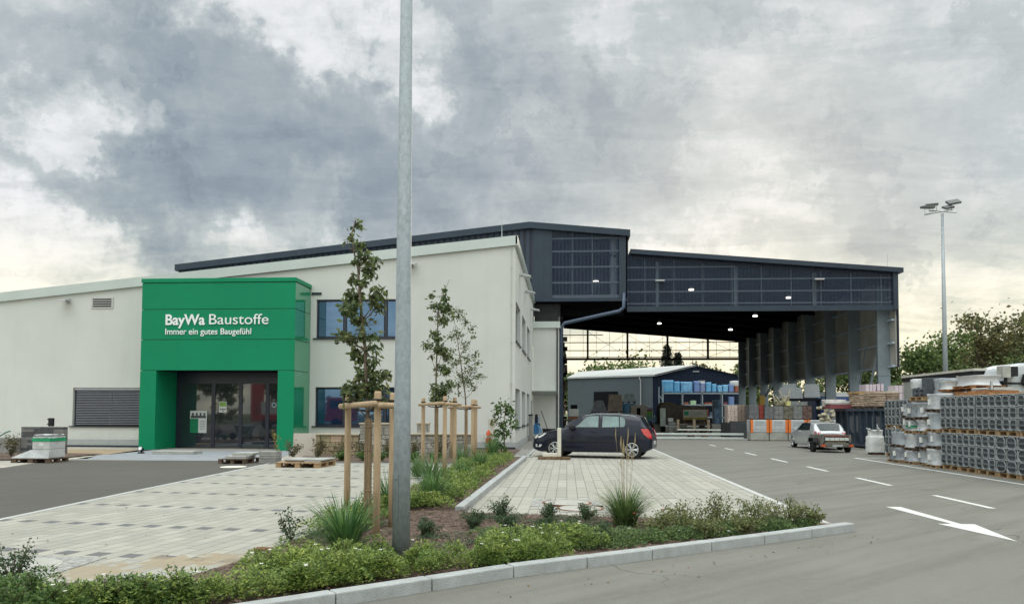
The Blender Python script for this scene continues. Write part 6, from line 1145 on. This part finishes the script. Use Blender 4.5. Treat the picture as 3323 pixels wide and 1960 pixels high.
for x,y,lab in ((-15.95,27.3,'small black ground spotlight left of the entrance portal'),(-10.0,26.9,'small black ground spotlight right of the entrance portal')):
    T=thing('ground_spotlight',lab,'spotlight',(x,y,.01),0,'black ground spotlights at the portal'); b=MB(); b.box(-.09,-.09,0,.09,.09,.05); b.tube([(0,0,.05),(0,0,.1)],.03,8); b.build('base',MBLK,T,bevel=.01); b=MB(); b.tube([(0,.08,.12),(0,-.08,.19)],[.07,.085],12); b.build('lamp_body',MBLK,T); b=MB(); b.tube([(0,-.081,.19),(0,-.086,.192)],[.07,.07],12); b.build('lens',MLAMP,T)
# left: wrapped paving pallet, plank wall, wheelbarrow
T=thing('wrapped_pallet','white wrapped paving pallet with a green band in the forecourt corner','wrapped pallet',(-16.1,22.35,0))
b=MB(); pallet(b,-.85,-.45,.42,.45,.01,.13); b.build('pallet',MPALD,T); b=MB(); b.box(-.22,-.36,.15,.34,.36,.42,0); b.box(-.22,-.36,.425,.34,.36,.66,0); b.box(-.22,-.36,.665,.34,.36,.80,0); b.build('slab_load',[mat('white_slab_load',(.50,.505,.50),.6,var=.1,vs=4,bump=.2)],T,bevel=.012)
b=MB(); b.box(-.235,-.375,.66,.355,.375,.76); b.build('green_band',mat('green_tape',(.02,.30,.13),.4,var=.2),T); b=MB(); b.add([(-.25,-.38,.40),(-.84,-.46,.15),(.35,-.40,.15),(.34,-.39,.36)],[(0,1,2,3)]); b.add([(-.25,.38,.40),(-.84,.46,.15),(-.84,-.46,.15),(-.25,-.38,.40)],[(0,1,2,3)]); cinched(b,-.25,-.39,.37,.39,.77,.86,.15,n=3); b.build('loose_film',MFILMW,T)
b=MB(); b.box(.0,-.366,.52,.14,-.361,.62); b.build('label_sheet',MPW,T)
T=thing('plank_wall','grey slate plank display wall behind the wrapped pallet','display wall',(-19.3,26.5,0)); rg=random.Random(2)
b=MB(); z=.02
while z<.98:
    x=-.82
    while x<.82:
        w=min(rg.choice((.25,.5,.75)),.82-x); b.box(x+.003,rg.uniform(-.0,.008),z+.002,x+w-.003,.25,min(z+.10,1.0)-.002,rg.randrange(3)); x+=w
    z+=.10
b.build('planks',[mat('plank_a',(.13,.13,.135),.8,var=.15,vs=5),mat('plank_b',(.19,.185,.18),.8,var=.15,vs=5),mat('plank_c',(.085,.085,.09),.8,var=.15,vs=5)],T)
T=thing('lamp_bollard','short black bollard lamp sticking up above the plank wall','lamp',(-19.03,26.6,0)); b=MB(); b.box(-.02,-.02,0,.02,.02,1.0); b.build('post',MBLK,T); b=MB(); b.box(-.09,-.06,1.02,.09,.06,1.33); b.build('head',MBLK,T,bevel=.02); b=MB(); b.box(-.13,-.05,1.08,-.09,.05,1.12); b.box(-.13,-.05,1.26,-.09,.05,1.3); b.build('bracket',MBLK,T)
b=MB(); b.box(-24,26.2,0,-20.15,26.6,.60); settag(b.build('low_wall',MSL2,bevel=.01),'low grey wall with bushes at the left frame edge','wall')
T=thing('wheelbarrow','green wheelbarrow handles and tray standing at the left frame edge','wheelbarrow',(-17.9,22.0,0)); MWB=mat('barrow_green',(.05,.16,.13),.4,metal=.2,var=.1)
b=MB(); b.prism([(-.8,.85),(.18,.78),(.0,.36),(-.6,.36)],-.3,.3,'y'); b.build('tray',mat('barrow_tray',(.22,.27,.26),.5,metal=.3,var=.1),T,bevel=.02)
b=MB()
for y in (-.3,.3): b.tube([(-.7,y,.3),(.0,y,.36),(.18,y,.75),(.5,y,.93),(.62,y,.96)],.02,6); b.tube([(-.1,y,.36),(.05,y,.02),(-.15,y,.02)],.02,6)
b.build('frame',MWB,T,smooth=True); b=MB(); b.tube([(-.95,-.05,.2),(-.95,.05,.2)],[.2,.2],16); b.build('wheel',MTYRE,T); b=MB(); b.box(-.05,-.31,.62,.02,-.305,.72); b.build('label_sheet',MPW,T)
T=thing('crate_pallet','white load on a reddish pallet cut by the left frame edge','pallet load',(-17.9,20.9,0)); b=MB(); pallet(b,-.9,-.5,.08,.5,.01,.14); b.build('pallet',MORP,T); b=MB(); b.box(-.85,-.45,.16,-.1,.45,.55); b.build('load',MWRP,T,bevel=.01)
# orange and white marker figure by the corner shrub
T=thing('traffic_marker','small orange and white marker post standing in the grass near the corner','marker',(-3.05,29.4,0)); b=MB(); b.tube([(0,0,0),(0,0,.06),(0,0,.3)],[.15,.14,.07],12,0); b.tube([(0,0,.3),(0,0,.42)],[.08,.07],12,1); b.tube([(0,0,.42),(0,0,.62)],[.13,.10],12,0); b.tube([(0,0,.62),(0,0,.70)],[.06,.05],12,1); b.tube([(0,0,.70),(0,0,.80),(0,0,.92)],[.12,.09,.02],12,0); b.build('marker_body',[mat('marker_orange',(.62,.10,.03),.5),MPW],T)
# white post on timbers in front of the car
T=thing('barrier_post','whitish square post on a timber base in front of the car wheel','barrier post',(-.40,25.7,0)); MWP=mat('cream_post',(.62,.58,.50),.7,var=.08,vs=3)
b=MB(); b.xbox((0,0,0),(.55,.10,.05),Matrix.Translation((-.02,-.05,.058))@Matrix.Rotation(-.1,4,'Z')); b.xbox((0,0,0),(.55,.05,.03),Matrix.Translation((-.02,.16,.04))@Matrix.Rotation(-.1,4,'Z')); b.build('timber_base',mat('wet_timber',(.19,.12,.07),.85,var=.3,vs=6),T,bevel=.012)
b=MB(); b.box(.08,-.08,.11,.21,.05,1.08); b.build('post',MWP,T,bevel=.012); b=MB(); b.box(-.42,-.09,.11,.078,.06,.23); b.build('foot_beam',MWP,T,bevel=.012)
# cleaning gear at the side door
b=MB(); b.box(-2.12,41.9,0.02,-1.92,42.3,1.42); o_=settag(b.build('service_pillar',mat('pillar_grey',(.26,.25,.24),.7)),'grey service pillar with black cap beside the side windows','service pillar'); b=MB(); b.box(-2.13,41.88,1.421,-1.9,42.32,1.50); b.build('cap',MBLK,o_)
T=thing('pressure_washer','blue cleaning unit with hoses leaning by the side door','cleaning unit',(-1.85,44,0)); b=MB(); b.box(-.08,-.1,.35,.22,.1,.9); b.box(-.02,-.08,.9,.2,.08,1.35); b.build('housing',mat('washer_blue',(.04,.16,.36),.5),T,bevel=.03); b=MB(); b.box(.0,-.11,1.0,.16,-.05,1.5); b.box(.1,-.12,.8,.3,-.1,.95); b.build('panel',MBLK,T); b=MB()
for k in range(4): b.tube([(.1+.04*k,-.12,.9),(.3+.03*k,-.15,.5),(.2+.03*k,-.15,.1),(.05,-.12,.3)],.015,5)
b.build('hose',mat('hose_blue',(.08,.28,.5),.5),T,smooth=True); b=MB(); b.tube([(.05,0,0),(.02,0,.4)],.03,6); b.tube([(.3,0,0),(.25,0,1.4)],.02,6); b.build('stand',MALU,T)
T=thing('push_broom','black broom leaning against the wing wall beside the blue unit','broom',(-1.2,47.6,0)); b=MB(); b.tube([(.15,0,.1),(-.45,.9,1.72)],.022,6); b.build('handle',MBLK,T); b=MB(); b.box(-.05,-.1,0,.4,.05,.12); b.build('head',MBLK,T)
b=MB(); b.box(-1.45,45.6,0,-.75,46.2,.55); b.box(-1.5,45.55,.551,-.7,46.25,.62); settag(b.build('black_bin',MBLK),'black low bin between the white wing and the navy car','bin')
b=MB(); b.tube([(-5.2,26.9,.84),(-5.2,26.9,.86)],.01,4)
# what the entrance glass reflects: a red lorry parked across the road, behind the camera
T=thing('red_lorry','red lorry with white load standing across the road, seen in the door glass','lorry',(-24,-4,0)); MRL=mat('lorry_red',(.42,.03,.02),.4,var=.05)
b=MB(); b.box(-4.5,-1.2,.7,4.5,1.2,1.35); b.box(2.3,-1.2,1.35,4.6,1.2,2.9); b.box(-4.6,-1.1,1.35,-4.2,1.1,4.2); b.build('cab',MRL,T,bevel=.05); b=MB(); b.box(-3.6,-1.1,1.36,1.8,1.1,2.5); b.build('load',MWV,T); b=MB(); b.box(2.6,-1.22,1.9,4.3,1.22,2.6); b.build('cab_window',MCGD,T)
for x in (-3,-1.8,3.2): b=MB(); b.tube([(x,-1.25,.5),(x,1.25,.5)],[.5,.5],16); b.build('wheel',MTYRE,T)
for i in range(7): crown_tree('roadside_tree','roadside tree across the street behind the viewer, number %s'%ORD[i],-48+i*11+R.uniform(-2,2),-34+R.uniform(-3,3),8.5,9,600+i,MT2,500,1.3,'roadside trees behind the viewer',12,.05)

rg=random.Random(77); b=MB()
for _ in range(150):
    if rg.random()<.5: x,y,z=rg.uniform(-7.5,-3.4),rg.uniform(7,22),.017
    elif rg.random()<.5: x,y,z=rg.uniform(-1.3,3.6),rg.uniform(12.2,26),.017
    else: t_=rg.random(); x,y,z=-1.9+5.8*t_+rg.uniform(0,.5),5.9+4.6*t_-rg.uniform(.05,.6),.008
    leaf(b,(x,y,z),rg.uniform(.02,.055),rg.uniform(.012,.03),rg,0,0,(rg.gauss(0,1),rg.gauss(0,1),.06),1)
settag(b.build('fallen_leaves',mat('dead_leaf',(.20,.12,.05),.8,var=.3,vs=2,island=.6)),'scattered dry brown leaves on the paving and along the kerb','leaf litter',kind='stuff')
